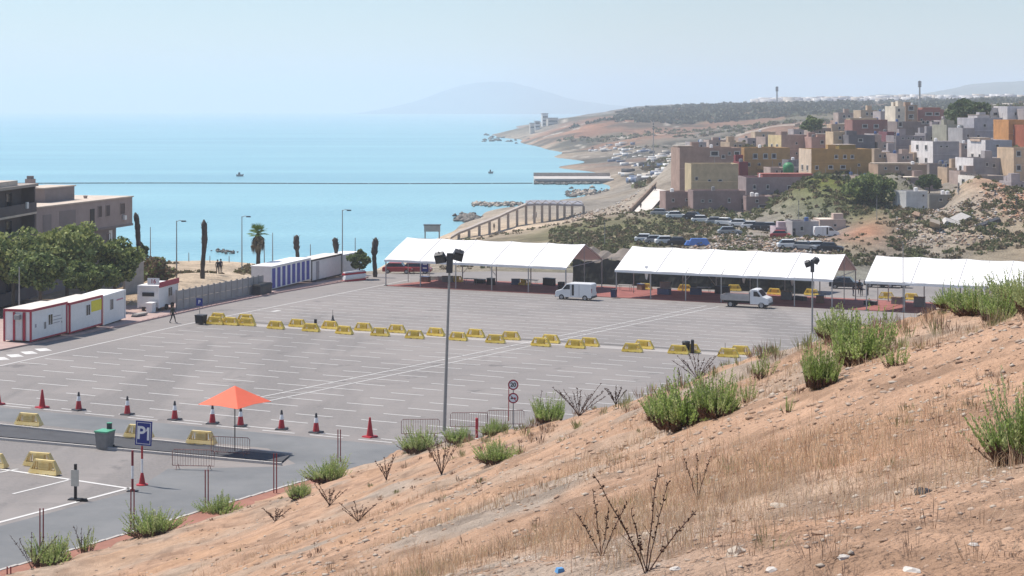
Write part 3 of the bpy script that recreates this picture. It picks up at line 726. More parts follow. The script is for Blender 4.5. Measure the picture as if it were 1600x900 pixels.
# dark things on the barrier row
r = empty('wheeled_bin', G(314, 507), A1, 'dark wheeled bin at the left end of the long barrier row', 'bin'); MB().frustum(-.4, .4, -.35, .35, .1, .85, -.05, -.05, DARK).build('body', r); MB().box(-.46, .46, -.42, .42, .85, .95, DGREY).build('lid', r)
for sx in (-1, 1): MB().tube([(sx * .3, .3, .1), (sx * .36, .3, .1)], .1, RUBBER, 8).build('wheel', r)
r = empty('litter_bin', G(1072, 551), A1, 'round black bin standing on the right part of the barrier row', 'bin'); MB().lathe([(.30, 0), (.34, .9), (.36, .93), (.30, 1.0)], DARK, 12).build('body', r); MB().lathe([(.365, .86), (.37, .93)], DGREY, 12).build('rim', r)
r = empty('bollard', G(1082, 552), 0, 'square black bollard right of the round black bin', 'bollard'); MB().box(-.13, .13, -.13, .13, 0, 1.1, DARK).build('shaft', r); MB().frustum(-.14, .14, -.14, .14, 1.1, 1.18, .05, .05, DGREY).build('cap', r)
r = empty('bollard', G(493, 512), 0, 'short black bollard behind the barrier row near its left end', 'bollard'); MB().box(-.13, .13, -.1, .1, 0, .78, DARK).build('shaft', r); MB().frustum(-.14, .14, -.11, .11, .78, .83, .04, .04, DGREY).build('cap', r)
r = empty('folded_parasol', G(520, 504), 0, 'dark folded parasol on a stick behind the barrier row', 'parasol'); MB().lathe([(.30, 0), (.26, .12), (.12, .35), (.06, .7), (.03, .75)], DGREY, 10).build('cloth', r); MB().tube([(0, 0, 0), (0, 0, 1.25)], .02, DARK, 6).build('stick', r)
r = empty('thin_pole', G(1133, 556), 0, 'thin short rod beside the last barriers of the long row', 'pole'); MB().tube([(0, 0, 0), (0, 0, 1.1)], .02, DARK, 6).build('rod', r); MB().lathe([(.15, 0), (.12, .05)], DARK, 8).build('base', r)
# small parking sign at the pavement
r = empty('parking_sign', G(312, 499), R(-20), 'small blue parking sign on a pole by the barrier row', 'sign'); MB().tube([(0, 0, 0), (0, 0, 2.0)], .035, STEEL, 6).build('post', r); sb = MB().box(-.36, .36, -.06, -.04, 1.35, 2.1, BLUE).build('sign_board', r); lettering('P', .5, WHP, sb, (0, -.064, 1.72), bold=.01)

# ---------------------------------------------------------------- tents
def tent(e1a, e1b, label, npost, braces):
    L = e1b - e1a; o = E(e1a, 184.5); r = empty('marquee', o, A1, label, 'marquee', 'white marquees')
    sl = (pz(*(E1 * 1)) - pz(0, 0))             # fall per metre along the row
    sw = (pz(*(E2 * 1)) - pz(0, 0)); Wd, He, Hr = 12.0, 3.45, 5.75
    zz = lambda x, y: sl * x + sw * y
    prof = [(-.15, He - .06), (0, He), (Wd * .25, He + (Hr - He) * .53), (Wd / 2, Hr), (Wd * .75, He + (Hr - He) * .53), (Wd, He), (Wd + .15, He - .06)]
    nb = max(4, round(L / 5)); V = []; 
    for i in range(nb * 3 + 1):
        x = -.15 + (L + .3) * i / (nb * 3); sag = 0 if i % 3 == 0 else -.10
        for (y, z) in prof: V.append((x, y, z + zz(x, 0) + zz(0, Wd / 2) + sag))
    k = len(prof); fs = []
    for i in range(nb * 3):
        for j in range(k - 1): fs.append((i * k + j, i * k + j + 1, (i + 1) * k + j + 1, (i + 1) * k + j))
    rf = MB().add(V, fs, PVC).build('roof', r)
    sm = rf.modifiers.new('thickness', 'SOLIDIFY'); sm.thickness = .03
    for i in range(1, nb):
        x = -.15 + (L + .3) * i / nb; MB().tube([(x, y, z + zz(x, 0) + zz(0, Wd / 2) + .02) for y, z in prof], .035, mat('tent_seam', (.56, .53, .51), .7, .1, 2), 4).build('seam', r)
    vl = MB(); z0 = zz(0, Wd / 2)
    vl.add([(-.15, -.16, He - .05 + z0), (L + .15, -.16, He - .05 + z0 + zz(L, 0)), (L + .15, -.16, He - .30 + z0 + zz(L, 0)), (-.15, -.16, He - .30 + z0)], [(0, 1, 2, 3)], PVC)
    vo = vl.build('valance', r); s2 = vo.modifiers.new('thickness', 'SOLIDIFY'); s2.thickness = .02
    pm = mat('tent_post', (.40, .38, .36), .5, .1, 5)
    for i in range(npost):
        x = L * i / (npost - 1); zt = He + zz(x, 0) + z0
        for y in (0.0, Wd):
            po = MB().box(x - .055, x + .055, y - .055, y + .055, zz(x, y) - .02, zt - .02, pm).build('post', r)
            MB().box(x - .18, x + .18, y - .18, y + .18, zz(x, y), zz(x, y) + .075, DGREY).build('base_plate', po)
        g_ = MB(); zb = zz(x, 0) + z0
        g_.tube([(x, 0, He - .08 + zb), (x, Wd / 2, Hr - .12 + zb), (x, Wd, He - .08 + zb)], .05, pm, 5); g_.build('rafter', r)
        if i in (0, npost - 1):
            g_ = MB(); g_.tube([(x, 0, He - .1 + zb), (x, Wd, He - .1 + zb)], .045, pm, 5); g_.tube([(x, Wd / 2, zz(x, Wd / 2)), (x, Wd / 2, Hr - .15 + zb)], .05, pm, 5)
            g_.build('gable_truss', r)
    for z_, y in ((He - .05, 0), (He - .05, Wd), (Hr - .1, Wd / 2)):
        MB().tube([(0, y, z_ + z0), (L, y, z_ + z0 + zz(L, 0))], .045, pm, 5).build('purlin', r)
    for i in braces:
        x = L * i / (npost - 1); x2 = L * (i + 1) / (npost - 1); xm = (x + x2) / 2
        g_ = MB(); g_.tube([(x, Wd - .1, zz(x, Wd) + .9), (xm, Wd - .1, He - .15 + zz(xm, 0) + z0), (x2, Wd - .1, zz(x2, Wd) + .9)], .04, pm, 5); g_.build('brace', r)
    return r
t1 = (e1_at(603, 184.5), e1_at(884, 184.5)); t2 = (e1_at(963, 184.5), e1_at(1300, 184.5)); t3 = (e1_at(1354, 184.5), e1_at(1725, 184.5))
tent(*t1, 'leftmost white marquee with the ridge roof next to the beach', 6, (1,))
tent(*t2, 'middle white marquee with the dark netting behind it', 7, (1,))
tent(*t3, 'right hand white marquee partly hidden by the slope', 7, ())

# dark shade net behind the second tent
net = mat('dark_shade_net', (.030, .034, .028), .95, .35, .6, col2=(.055, .058, .05)); netg = mat('grey_brown_net', (.20, .17, .145), .95, .25, .5)
n0, n1 = e1_at(884, 199), e1_at(1276, 203)
r = empty('shade_net', E(n0, 201.5), A1, 'dark drooping shade net screen strung up behind the middle marquee', 'net screen')
L = n1 - n0; nx = 60; sl = pz(*E1) - pz(0, 0)
V = []; hs = []
for i in range(nx + 1):
    x = L * i / nx; ph = (i % 10) / 10.0
    h = 3.3 - .55 * math.sin(math.pi * ph) + .2 * math.sin(i * 1.7); hs.append(h)
    for j in range(5):
        zf = j / 4; V.append((x, .25 * math.sin(i * .9 + j) * (1 - zf) - .2 * (1 - zf), .02 + h * zf + sl * x))
fs = [(i * 5 + j, (i + 1) * 5 + j, (i + 1) * 5 + j + 1, i * 5 + j + 1) for i in range(nx) for j in range(4)]
c_ = MB().add(V, fs, net).build('curtain', r); c_.modifiers.new('thickness', 'SOLIDIFY').thickness = .02
V = []
for i in range(nx + 1):
    x = L * i / nx
    for j in range(4): V.append((x, j * 2.0, hs[i] + sl * x - .4 * math.sin(math.pi * j / 3) + (.9 * j / 3 * (1 if i < 16 else .2)) + .15 * math.sin(i * .8 + j * 2)))
fs = [(i * 4 + j, (i + 1) * 4 + j, (i + 1) * 4 + j + 1, i * 4 + j + 1) for i in range(nx) for j in range(3)]
c_ = MB().add(V, fs, netg).build('cover', r); c_.modifiers.new('thickness', 'SOLIDIFY').thickness = .03
for i in range(0, nx + 1, 10): MB().tube([(L * i / nx, .1, sl * L * i / nx), (L * i / nx, .1, 3.5 + sl * L * i / nx)], .05, STEEL, 6).build('post', r)
# hanging rags under the second tent
for a, b_, lab in [(1010,430,'left end of the netting'),(1162,436,'right of the flatbed truck'),(1238,440,'second post from its right gable')]:
    r = empty('hanging_cloth', P(a, b_ - 14, G(a, 470).y + 3), A1, 'white strip of cloth hanging from the middle marquee eave, ' + lab, 'cloth')
    b = MB(); b.add([(-.2, 0, 0), (.18, 0, .05), (.22, .05, -.9), (.05, .1, -1.6), (-.1, .02, -1.5), (-.24, .06, -.8)], [(0, 1, 2, 5), (2, 3, 4, 5)], PVC); o = b.build('strip', r); o.modifiers.new('thickness', 'SOLIDIFY').thickness = .02
# small furniture under tents
def table(p, rz, label, m):
    r = empty('trestle_table', p, rz, label, 'table'); MB().box(-.9, .9, -.35, .35, .70, .74, m).build('top', r)
    for sx in (-.7, .7):
        for sy in (-.28, .28): MB().tube([(sx, sy, 0), (sx * .92, sy, .7)], .025, STEEL, 5).build('leg', r)
table(G(735, 445, .06), A1, 'dark table under the first marquee right of the tall post', DGREY); table(G(830, 447, .06), A1, 'dark table beside the yellow barrier in the first marquee', DGREY)
table(G(977, 455, .06), A1, 'grey table at the left post of the middle marquee', CONC); table(G(1100, 459, .06), A1, 'grey table in the middle marquee left of the truck', CONC); table(G(1280, 468, .06), A1, 'grey table at the right gable of the middle marquee', CONC)
r = empty('wheeled_bin', G(959, 466, .06), A1, 'dark blue bin at the front left post of the middle marquee', 'bin'); MB().frustum(-.26, .26, -.28, .28, .05, .9, -.04, -.04, mat('dark_blue_plastic', (.02, .03, .09), .5, .1, 4)).build('body', r); MB().box(-.3, .3, -.33, .33, .9, .97, DARK).build('lid', r)
r = empty('wheeled_bin', G(877, 455, .06), A1, 'dark bin at the right gable of the first marquee', 'bin'); MB().frustum(-.3, .3, -.3, .3, .05, 1.0, -.04, -.04, DARK).build('body', r); MB().box(-.34, .34, -.35, .35, 1.0, 1.07, DGREY).build('lid', r)
r = empty('information_sign', G(664, 439), A1, 'blue notice board on two legs under the first marquee', 'sign'); MB().box(-.5, .5, -.03, .03, 1.2, 2.4, BLUE).build('board', r)
for sx in (-.4, .4): MB().tube([(sx, .05, 0), (sx, .05, 2.3)], .03, STEEL, 5).build('leg', r)
for a, b_ in ((-.3, 2.1), (-.3, 1.6)): MB().box(a, a + .6, -.036, -.031, b_, b_ + .15, WHP).build('white_print', r)
r = empty('concrete_block', G(680, 438), A1, 'low grey concrete block behind the first marquee notice board', 'block'); MB().frustum(-1.2, 1.2, -.3, .3, 0, .5, .05, .06, CONC).build('block', r); MB().box(-1.0, 1.0, -.2, .2, .5, .53, CONC).build('cap', r)

# loose things standing in the shade of the marquees
rr = random.Random(12); cmats = [DGREY, DARK, GREYP, mat('brown_board', (.20, .13, .09), .8, .2, 3), mat('dull_blue', (.08, .12, .22), .6, .1, 3)]
cn = ['dark grey', 'black', 'grey', 'brown', 'blue']
spots = [(e1_at(px_, 193), px_) for px_ in (672, 700, 748, 772, 800, 846, 990, 1030, 1046, 1088, 1118, 1180, 1232, 1252, 1290, 1366, 1402, 1440)]
for i, (s_, px_) in enumerate(spots):
    k = rr.randrange(5); p = E(s_, 193 + rr.uniform(-3, 3), .06); w_ = rr.uniform(.35, .9); h_ = rr.uniform(.4, 1.1)
    r = empty('crate', p, A1 + rr.uniform(-.5, .5), '%s crate in the shade of the marquees, %s from the left' % (cn[k], ORD[i]), 'crate', 'crates under the marquees')
    MB().frustum(-w_, w_, -.35, .35, 0, h_, .03, .03, cmats[k]).build('body', r); MB().box(-w_ - .02, w_ + .02, -.37, .37, h_, h_ + .05, cmats[(k + 1) % 5]).build('lid', r)
# ---------------------------------------------------------------- left side: cabins, fence, building
def cabin(p0, L, Wd, Hh, trim, label, rz=A2, wins=(), doors=(), lift=.15, wall=WHITE, extra=None, name='site_cabin', posters=()):
    """local x runs along the long front, y goes away from the car park (left), front faces -y ... flipped below"""
    r = empty(name, p0, rz, label, 'cabin', 'site cabins along the pavement')
    b = MB(); b.box(.06, L - .06, .04, Wd, lift, Hh, wall); b.build('wall', r)
    rf = MB(); rf.box(0, L, -.02, Wd + .06, Hh, Hh + .10, PVC if trim is None else mat('cabin_roof', (.66, .60, .54), .8, .12, .8)); rf.build('roof', r)
    tm = trim or WHITE
    MB().box(-.01, L + .01, -.05, -.021, Hh - .10, Hh + .115, tm).build('fascia', r); MB().box(-.05, -.011, -.05, Wd, Hh - .10, Hh + .115, tm).build('fascia', r)
    for x in (0, L - .12): MB().box(x - .02, x + .14, -.03, .10, lift - .1, Hh - .101, tm).build('corner_post', r)
    MB().box(-.02, .14, Wd - .1, Wd + .04, lift - .1, Hh - .101, tm).build('corner_post', r)
    MB().box(.1, L - .1, .0, .039, lift - .08, lift + .06, tm).build('skirting', r)
    for x, z, w_, h_ in wins:
        f = MB()
        for q in ((x - .06, x, z - .06, z + h_ + .06), (x + w_, x + w_ + .06, z - .06, z + h_ + .06), (x, x + w_, z + h_, z + h_ + .06), (x, x + w_, z - .06, z)): f.box(q[0], q[1], .0, .039, q[2], q[3], WHP)
        o = f.build('window', r); MB().box(x, x + w_, .02, .038, z, z + h_, GLASS).build('pane', o)
        MB().box(x + w_ / 2 - .02, x + w_ / 2 + .02, .008, .019, z, z + h_, WHP).build('mullion', o)
    for x, w_, m_ in doors:
        o = MB().box(x, x + w_, .005, .039, lift + .08, Hh - .25, m_).build('door', r); MB().box(x + w_ - .12, x + w_ - .08, -.03, .004, 1.1, 1.25, DARK).build('handle', o)
    for x, w_, z, h_, m_ in posters: MB().box(x, x + w_, .012, .039, z, z + h_, m_).build('poster', r)
    for i in range(3):
        for y in (.25, Wd - .25): MB().box(L * (i + .5) / 3 - .15, L * (i + .5) / 3 + .15, y - .12, y + .12, -.05, lift + .001, DGREY).build('support_block', r)
    return r
RT = mat('dark_red_trim', (.36, .035, .06), .5, .12, 4); YP = mat('yellow_poster', (.72, .62, .05), .6, .08, 3); GREYPRINT = mat('grey_print', (.35, .33, .36), .6, .1, 6)
def seat(pxa, pya, pxb, pyb): 
    a = G(pxa, pya, .13); b_ = G(pxb, pyb, .13); d = b_ - a; return a, math.hypot(d.x, d.y), math.atan2(d.y, d.x)
a, L, rz = seat(48, 538, 105, 526)
c1 = cabin(a, L, 2.6, 2.75, RT, 'nearest white site cabin with dark red trim, at the left edge', rz, [(L * .48, 1.15, .7, .9), (L * .36, .9, .35, .6)], [(L * .86, .0001, WHITE)], posters=[(L * .62, L * .2, 1.75, .07, GREYPRINT), (L * .62, L * .24, 1.45, .07, GREYPRINT), (L * .62, L * .17, 1.2, .06, GREYPRINT), (L * .12, .25, 1.2, .3, GREYPRINT)])
# end face of the first cabin: a door opening with dark red jambs
MB().box(-.04, -.001, .5, .75, .15, 2.6, RT).build('jamb', c1); MB().box(-.04, -.001, 1.5, 1.7, .15, 2.6, RT).build('jamb', c1); MB().box(-.03, -.002, .8, 1.45, .2, 2.45, mat('pale_door', (.55, .56, .56), .5, .1, 3)).build('door', c1)
MB().box(-.42, -.051, .9, 1.4, 2.0, 2.4, mat('grey_cooler', (.30, .30, .30), .5, .1, 4)).build('air_conditioner', c1)
a, L, rz = seat(109, 525, 160, 513)
cabin(a, L, 2.6, 2.75, RT, 'middle white site cabin with dark red trim and a yellow poster', rz, [(L * .50, 1.3, .8, .95)], [], posters=[(L * .66, L * .32, 1.5, 1.0, YP)])
a, L, rz = seat(162, 511.5, 196, 502)
cabin(a, L, 2.5, 2.75, None, 'third cabin in the row, all white with one window', rz, [(L * .30, 1.3, .8, 1.0)], [], posters=[(L * .6, L * .3, 2.0, .12, mat('pink_print', (.5, .2, .25), .6, .1, 5))])
# service trailer with the number 16
a, L, rz = seat(248, 489, 278, 482)
tr = cabin(a, L, 2.3, 2.55, None, 'white service trailer with a red roof board marked 16', rz, [(L * .5, 1.3, 1.0, .9)], [], name='service_trailer', lift=.45)
MB().box(-.03, L + .05, -.12, -.055, 2.45, 3.0, RT).build('roof_board', tr)
wb = MB().box(-.10, -.055, -.1, 1.2, 2.75, 3.45, WHP).build('number_board', tr); lettering('16', .6, RT, wb, (-.104, .55, 3.1), (R(90), 0, R(-90)), .01)
MB().box(-.03, -.002, .5, 1.8, 1.55, 1.95, GLASS).build('end_window', tr)
for x in (L * .35, L * .65): MB().tube([(x, -.03, .3), (x, -.2, .3)], .30, RUBBER, 12).build('wheel', tr)
# counter in front of the trailer
r = empty('counter', G(236, 490, .13), rz, 'small white counter stand beside the numbered trailer', 'counter'); MB().box(-.6, .6, -.4, .4, .95, 1.02, PVC).build('top', r); MB().box(-.5, .5, -.3, .3, 0, .949, WHITE).build('body', r)

# concrete panel fence
a = G(276, 486, .10); b_ = G(412, 457.5, .10); d = b_ - a; L = math.hypot(d.x, d.y); rz = math.atan2(d.y, d.x); fr = empty('panel_fence', a, rz, 'grey concrete panel fence between the trailer and the blue doors', 'fence')
n = 15; pm_ = mat('fence_panel', (.33, .31, .30), .9, .14, .7)
for i in range(n):
    x0 = L * i / n; x1 = L * (i + 1) / n; z0 = d.z * (i + .5) / n
    for k in range(2):
        MB().box(x0 + .07, x1 - .07, -.04 + random.uniform(-.012, .012), .04, z0 + .02 + k * 1.0, z0 + 1.0 + k * 1.0 - .015, pm_).build('panel', fr)
    MB().box(x0 - .068, x0 + .068, -.09, .09, z0 - .1, z0 + 2.12, CONC).build('post', fr)

# row of blue doors
a, L, rz = seat(424, 455.5, 485, 443.5)
bd = empty('toilet_block', a, rz, 'white container block with a row of blue doors', 'cabin'); MB().box(0, L, .04, 2.6, .1, 2.75, WHITE).build('wall', bd); MB().box(-.04, L + .04, -.08, 2.7, 2.75, 2.86, PVC).build('roof', bd)
dm = mat('blue_violet_door', (.07, .08, .34), .5, .1, 3)
for i in range(8):
    x = L * (i + .5) / 8; w_ = L / 8 * .56
    o = MB().box(x - w_ / 2, x + w_ / 2, -.01, .039, .22, 2.55, dm).build('door', bd); MB().box(x + w_ / 2 - .14, x + w_ / 2 - .08, -.04, -.011, 1.1, 1.25, STEEL).build('handle', o)
    MB().box(x + w_ / 2 + .06, x + L / 8 - w_ / 2 - .06, .02, .039, .15, 2.7, PVC).build('pilaster', bd)
a, L, rz = seat(487, 443, 534, 434.5)
cabin(a, L, 2.5, 2.75, DGREY, 'long white cabin with dark frames right of the blue doors', rz, [], [(L * .15, .9, mat('grey_door', (.32, .31, .33), .5, .1, 3))])
a, L, rz = seat(536, 434, 563, 429.5)
cabin(a, L, 2.5, 2.8, None, 'plain white container at the far end of the cabin row', rz, [], [])
# stacks of white and red road barriers
base = G(553, 439)
for i, (dx, dy, z, nl) in enumerate([(0,0,0,'lowest'),(.1,.15,.42,'middle'),(.0,.4,.84,'topmost')]):
    r = empty('road_barrier', base + Vector((dx, dy, z)), A2 - .25, '%s white and red plastic road barrier in the stack by the white container' % nl, 'barrier', 'stacked road barriers')
    MB().frustum(-2.0, 2.0, -.3, .3, 0, .25, .05, .08, REDP if i != 1 else WHP).build('base', r); MB().frustum(-1.9, 1.9, -.2, .2, .25, .41, .05, .06, WHP).build('top', r)
# dark waste containers
for k, (a_, b2) in enumerate([(406, 462), (414, 459.5)]):
    r = empty('waste_container', G(a_, b2), A2, ('nearer' if k == 0 else 'farther') + ' dark wheeled waste container by the blue door block', 'waste container', 'waste containers')
    MB().frustum(-.65, .65, -.5, .5, .15, 1.15, -.05, -.05, DGREY).build('body', r); MB().frustum(-.74, .74, -.6, .6, 1.15, 1.35, .1, .15, DARK).build('lid', r)
    for sx in (-.5, .5):
        for sy in (-.4, .4): MB().tube([(sx, sy - .04, .09), (sx, sy + .04, .09)], .09, RUBBER, 8).build('wheel', r)
# car boot and clutter by the trailer
r = empty('board_stack', G(218, 496, .13), rz, 'pile of grey boards on the pavement beside the trailer', 'boards')
for k in range(3): MB().box(-1.1 + .1 * k, 1.0 + .05 * k, -.3, .3, .05 + .08 * k, .12 + .08 * k, CONC if k else DGREY).build('board', r)

# ---- apartment building
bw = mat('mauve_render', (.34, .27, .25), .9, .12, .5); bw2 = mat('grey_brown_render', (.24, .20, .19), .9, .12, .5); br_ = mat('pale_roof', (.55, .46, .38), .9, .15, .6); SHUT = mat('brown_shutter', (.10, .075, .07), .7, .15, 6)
def win(parent, x, z, w_, h_, y=-.0, pane=SHUT, frame=None, name='window'):
    f = MB(); fm_ = frame or bw
    for q in ((x - .08, x, z - .08, z + h_ + .08), (x + w_, x + w_ + .08, z - .08, z + h_ + .08), (x, x + w_, z + h_, z + h_ + .08), (x, x + w_, z - .10, z)): f.box(q[0], q[1], y - .07, y - .001, q[2], q[3], fm_)
    o = f.build(name, parent); MB().box(x, x + w_, y - .025, y - .002, z, z + h_, pane).build('pane', o); return o
p0 = P(57, 325, 188); p1 = P(207, 309, 212); d = p1 - p0; L = math.hypot(d.x, d.y); rz = math.atan2(d.y, d.x)
o0 = Vector((p0.x, p0.y, 9.5)); top = p0.z - 9.5
ap = empty('apartment_building', o0, rz, 'flat roofed mauve apartment building with overhanging top floor at the left edge', 'building')
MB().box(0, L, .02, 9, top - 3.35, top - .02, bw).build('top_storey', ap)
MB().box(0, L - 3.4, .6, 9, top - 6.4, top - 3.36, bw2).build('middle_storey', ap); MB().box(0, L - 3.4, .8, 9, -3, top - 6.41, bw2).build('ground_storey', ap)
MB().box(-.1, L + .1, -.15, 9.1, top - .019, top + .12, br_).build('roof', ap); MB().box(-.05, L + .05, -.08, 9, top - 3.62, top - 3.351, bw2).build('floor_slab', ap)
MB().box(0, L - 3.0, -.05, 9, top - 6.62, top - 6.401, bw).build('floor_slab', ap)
pent = MB().box(L * .32, L * .62, 3.2, 7, top + .12, top + 1.75, bw2).build('stair_house', ap); MB().box(L * .31, L * .63, 3.1, 7.1, top + 1.75, top + 1.88, br_).build('stair_roof', pent)
for x, y, h in ((L * .03, 4.0, 2.3), (L * .33, 5.2, 2.9)):
    o = MB().box(x - .45, x + .45, y - .45, y + .45, top + .12, top + h, bw).build('chimney', ap); MB().box(x - .3, x + .3, y - .3, y + .3, top + h, top + h + .35, bw2).build('chimney_cap', o)
for x, w_, h_, zz in ((L * .615, .9, 1.3, -2.0), (L * .70, .95, 1.3, -2.0), (L * .86, 1.2, 1.3, -2.0)): win(ap, x, top + zz, w_, h_, .02)
dr = MB().box(L * .53, L * .53 + 1.1, -.03, .018, top - 3.3, top - .9, DARK).build('balcony_door', ap)
MB().box(L * .22, L * .38, -.02, .018, top - 3.2, top - .7, bw2).build('recessed_bay', ap); MB().box(L * .06, L * .14, -.02, .018, top - 3.2, top - .9, bw2).build('recessed_bay', ap)
MB().box(L * .885, L * .885 + .6, -.30, .0, top - 2.75, top - 2.2, WHITE).build('air_conditioner', ap)
for x in (L * .50, L * .64, L * .76): win(ap, x, top - 5.6, .8, 1.3, .6, DARK if x < L * .6 else SHUT)
MB().box(L * .78, L * .78 + .9, .56, .599, top - 5.2, top - 3.9, WHITE).build('white_panel', ap)
bal = MB().box(L - 3.4, L - .2, .9, 3.0, top - 6.62, top - 6.42, WHITE).build('balcony', ap)
for i in range(9): MB().tube([(L - 3.3 + i * .38, .95, top - 6.42), (L - 3.3 + i * .38, .95, top - 5.5)], .02, DGREY, 5).build('baluster', bal)
MB().tube([(L - 3.35, .95, top - 5.5), (L - .2, .95, top - 5.5)], .03, DGREY, 5).build('rail', bal)
# roof plant
pot = empty('roof_plant', Vector(o0) + Vector((math.cos(rz) * L * .72 - math.sin(rz) * 3, math.sin(rz) * L * .72 + math.cos(rz) * 3, top + .12)), 0, 'small green plant in a pot on the apartment roof', 'plant'); MB().lathe([(.2, 0), (.28, .35)], bw, 10).build('pot', pot)
# nearer block
p0 = P(-40, 299, 168); p1 = P(57, 288.5, 186); d = p1 - p0; L = math.hypot(d.x, d.y); rz = math.atan2(d.y, d.x); o0 = Vector((p0.x, p0.y, 10.0)); top = p0.z - 10.0
nb = empty('apartment_building', o0, rz, 'dark grey apartment block with recessed balconies cut by the left edge', 'building')
gd = mat('dark_grey_render', (.115, .10, .10), .9, .14, .6)
MB().box(0, L, 1.6, 9, -3, top - .3, gd).build('wall', nb); MB().box(-.2, L + .1, -.2, 9.2, top - .30, top, mat('grey_roof_edge', (.36, .31, .27), .9, .12, .6)).build('roof', nb); MB().box(-2, L * .72, .3, 8.0, top + .001, top + .55, br_).build('roof_slab', nb)
for k in range(4):
    z1 = top - .31 - k * 3.05
    o = MB().box(0, L - .02, -.05, 1.59, z1 - 3.05, z1 - 2.82, br_ if k == 0 else gd).build('balcony', nb); MB().box(.02, L - .05, -.04, .1, z1 - 2.82, z1 - 1.75, gd).build('parapet', o)
    MB().box(L - .3, L - .03, .12, 1.55, z1 - 2.81, z1 - .01, gd).build('end_wall', o)
    for j in range(3): win(nb, L * (.12 + .3 * j), z1 - 2.7, 1.6, 2.1, 1.6, GLASS if j != 1 else DARK, gd)
MB().box(L * .8, L * .8 + .5, -.25, -.06, top - 2.6, top - 1.9, WHITE).build('air_conditioner', nb)
# low garden wall right of the trees
r = empty('garden_wall', P(206, 462, 188), A2, 'low grey wall behind the trees beside the brown shrub', 'wall'); MB().box(-1.2, 2.2, 0, .3, -1.5, 3.6, CONC).build('wall', r); MB().box(-1.3, 2.3, -.05, .35, 3.6, 3.7, ROCKM).build('coping', r)

# poles and lamps along the field
def street_lamp(px, pbase, ptop, label, d=None, head=True):
    p = T(px, pbase, 180) if d is None else P(px, pbase, d); h = (pbase - ptop) / F * p.y
    r = empty('street_lamp' if head else 'thin_pole', p, 0, label, 'street lamp' if head else 'pole'); MB().lathe([(.09, -1.0), (.05, h)], STEEL, 8).build('mast', r)
    if head:
        o = MB().tube([(0, 0, h - .1), (.35, 0, h + .05), (.9, 0, h)], .035, STEEL, 5).build('arm', r); MB().frustum(.55, 1.15, -.16, .16, h - .12, h + .03, .06, .04, DGREY).build('lamp_head', o)
    else: MB().lathe([(.06, h), (.02, h + .05)], STEEL, 6).build('cap', r)
    return r
street_lamp(276, 432, 345, 'street lamp on the sandy field right of the brown shrub', 200)
street_lamp(378, 428, 338, 'street lamp left of the living palm tree', 215)
street_lamp(535, 430, 328, 'tallest street lamp, behind the white cabins', 215)
for a_, b2, c, lab in [(235,398,355,'thin bare pole right of the leaning dead trunk'),(426,420,364,'thin bare mast right of the living palm tree'),(413,418,385,'short thin pole close to the living palm tree'),(485,420,382,'thin short pole between two dead trunks'),(555,425,372,'thin short pole right of the tallest street lamp'),(295,420,395,'short fence pole on the field edge'),(328,416,400,'short fence pole by the strolling people'),(358,416,400,'short fence pole left of the lamp on the field')]:
    street_lamp(a_, b2, c, lab, 236, False)
street_lamp(30, 475, 418, 'pale pole in front of the leafy trees', 160, False)

# dead palm trunks and one living palm
BARK = mat('palm_bark', (.075, .06, .05), .95, .35, 3, bump=.04, bscale=12)
def trunk(px, pb, pt, label, lean=0.0, d=205, r0=.22, bulge=1.5, name='dead_palm'):
    p = P(px, pb, d); h = (pb - pt) / F * d; r = empty(name, p, random.uniform(0, 6), label, 'palm trunk', 'dead palm trunks'); n = 14; pts = []; rs = []
    for i in range(n + 1):
        t_ = i / n; pts.append((lean * t_ * h + .08 * math.sin(t_ * 7 + px), .06 * math.cos(t_ * 5 + px), -.6 + (h + .6) * t_))
        rs.append(r0 * (1.1 - .15 * t_) * (bulge if t_ > .6 and t_ < .93 else 1) * (1 + .12 * math.sin(i * 3.7 + px)) * (.35 if i == n else 1))
    r.rotation_euler = (0, 0, 0); MB().tube(pts, rs, BARK, 8).build('trunk', r, smooth=True)
    st = MB()
    for i in range(26):
        t_ = random.uniform(.55, .97); k = int(t_ * n); q = Vector(pts[k]); a_ = random.uniform(0, 6.28); rr_ = rs[k]
        st.add([q + Vector((math.cos(a_) * rr_ * .8, math.sin(a_) * rr_ * .8, 0)), q + Vector((math.cos(a_ + .5) * rr_ * .8, math.sin(a_ + .5) * rr_ * .8, 0)), q + Vector((math.cos(a_) * rr_ * 1.6, math.sin(a_) * rr_ * 1.6, .35))], [(0, 1, 2)], BARK)
    st.build('leaf_stubs', r); return r
trunk(317, 444, 343, 'tall dead palm trunk behind the panel fence, tallest of the bare trunks', .02, 200, .26, 1.35)
trunk(464, 416, 367, 'dead palm trunk behind the row of blue doors', 0, 215, .24, 1.6); trunk(525, 412, 371, 'short dead palm trunk left of the tallest street lamp', -.03, 220, .24, 1.6); trunk(585, 430, 371, 'dead palm trunk right of the white cabins', .02, 222, .28, 1.5)
trunk(222, 402, 332, 'leaning dead trunk at the corner of the apartment building', -.16, 205, .30, 1.1, 'dead_tree')
PALML = leafmat('palm_leaf', (.09, .16, .03), (.17, .24, .06), 2); PALMD = mat('dry_palm_skirt', (.16, .13, .085), .95, .3, 3)
p = P(403, 428, 205); h = (428 - 366) / F * 205; r = empty('palm_tree', p, 0, 'living fan palm with a green top and brown skirt', 'palm tree')
MB().tube([(0, 0, -.6), (.05, 0, h * .5), (0, 0, h)], [.30, .24, .24], BARK, 8).build('trunk', r, smooth=True)
sk = MB()
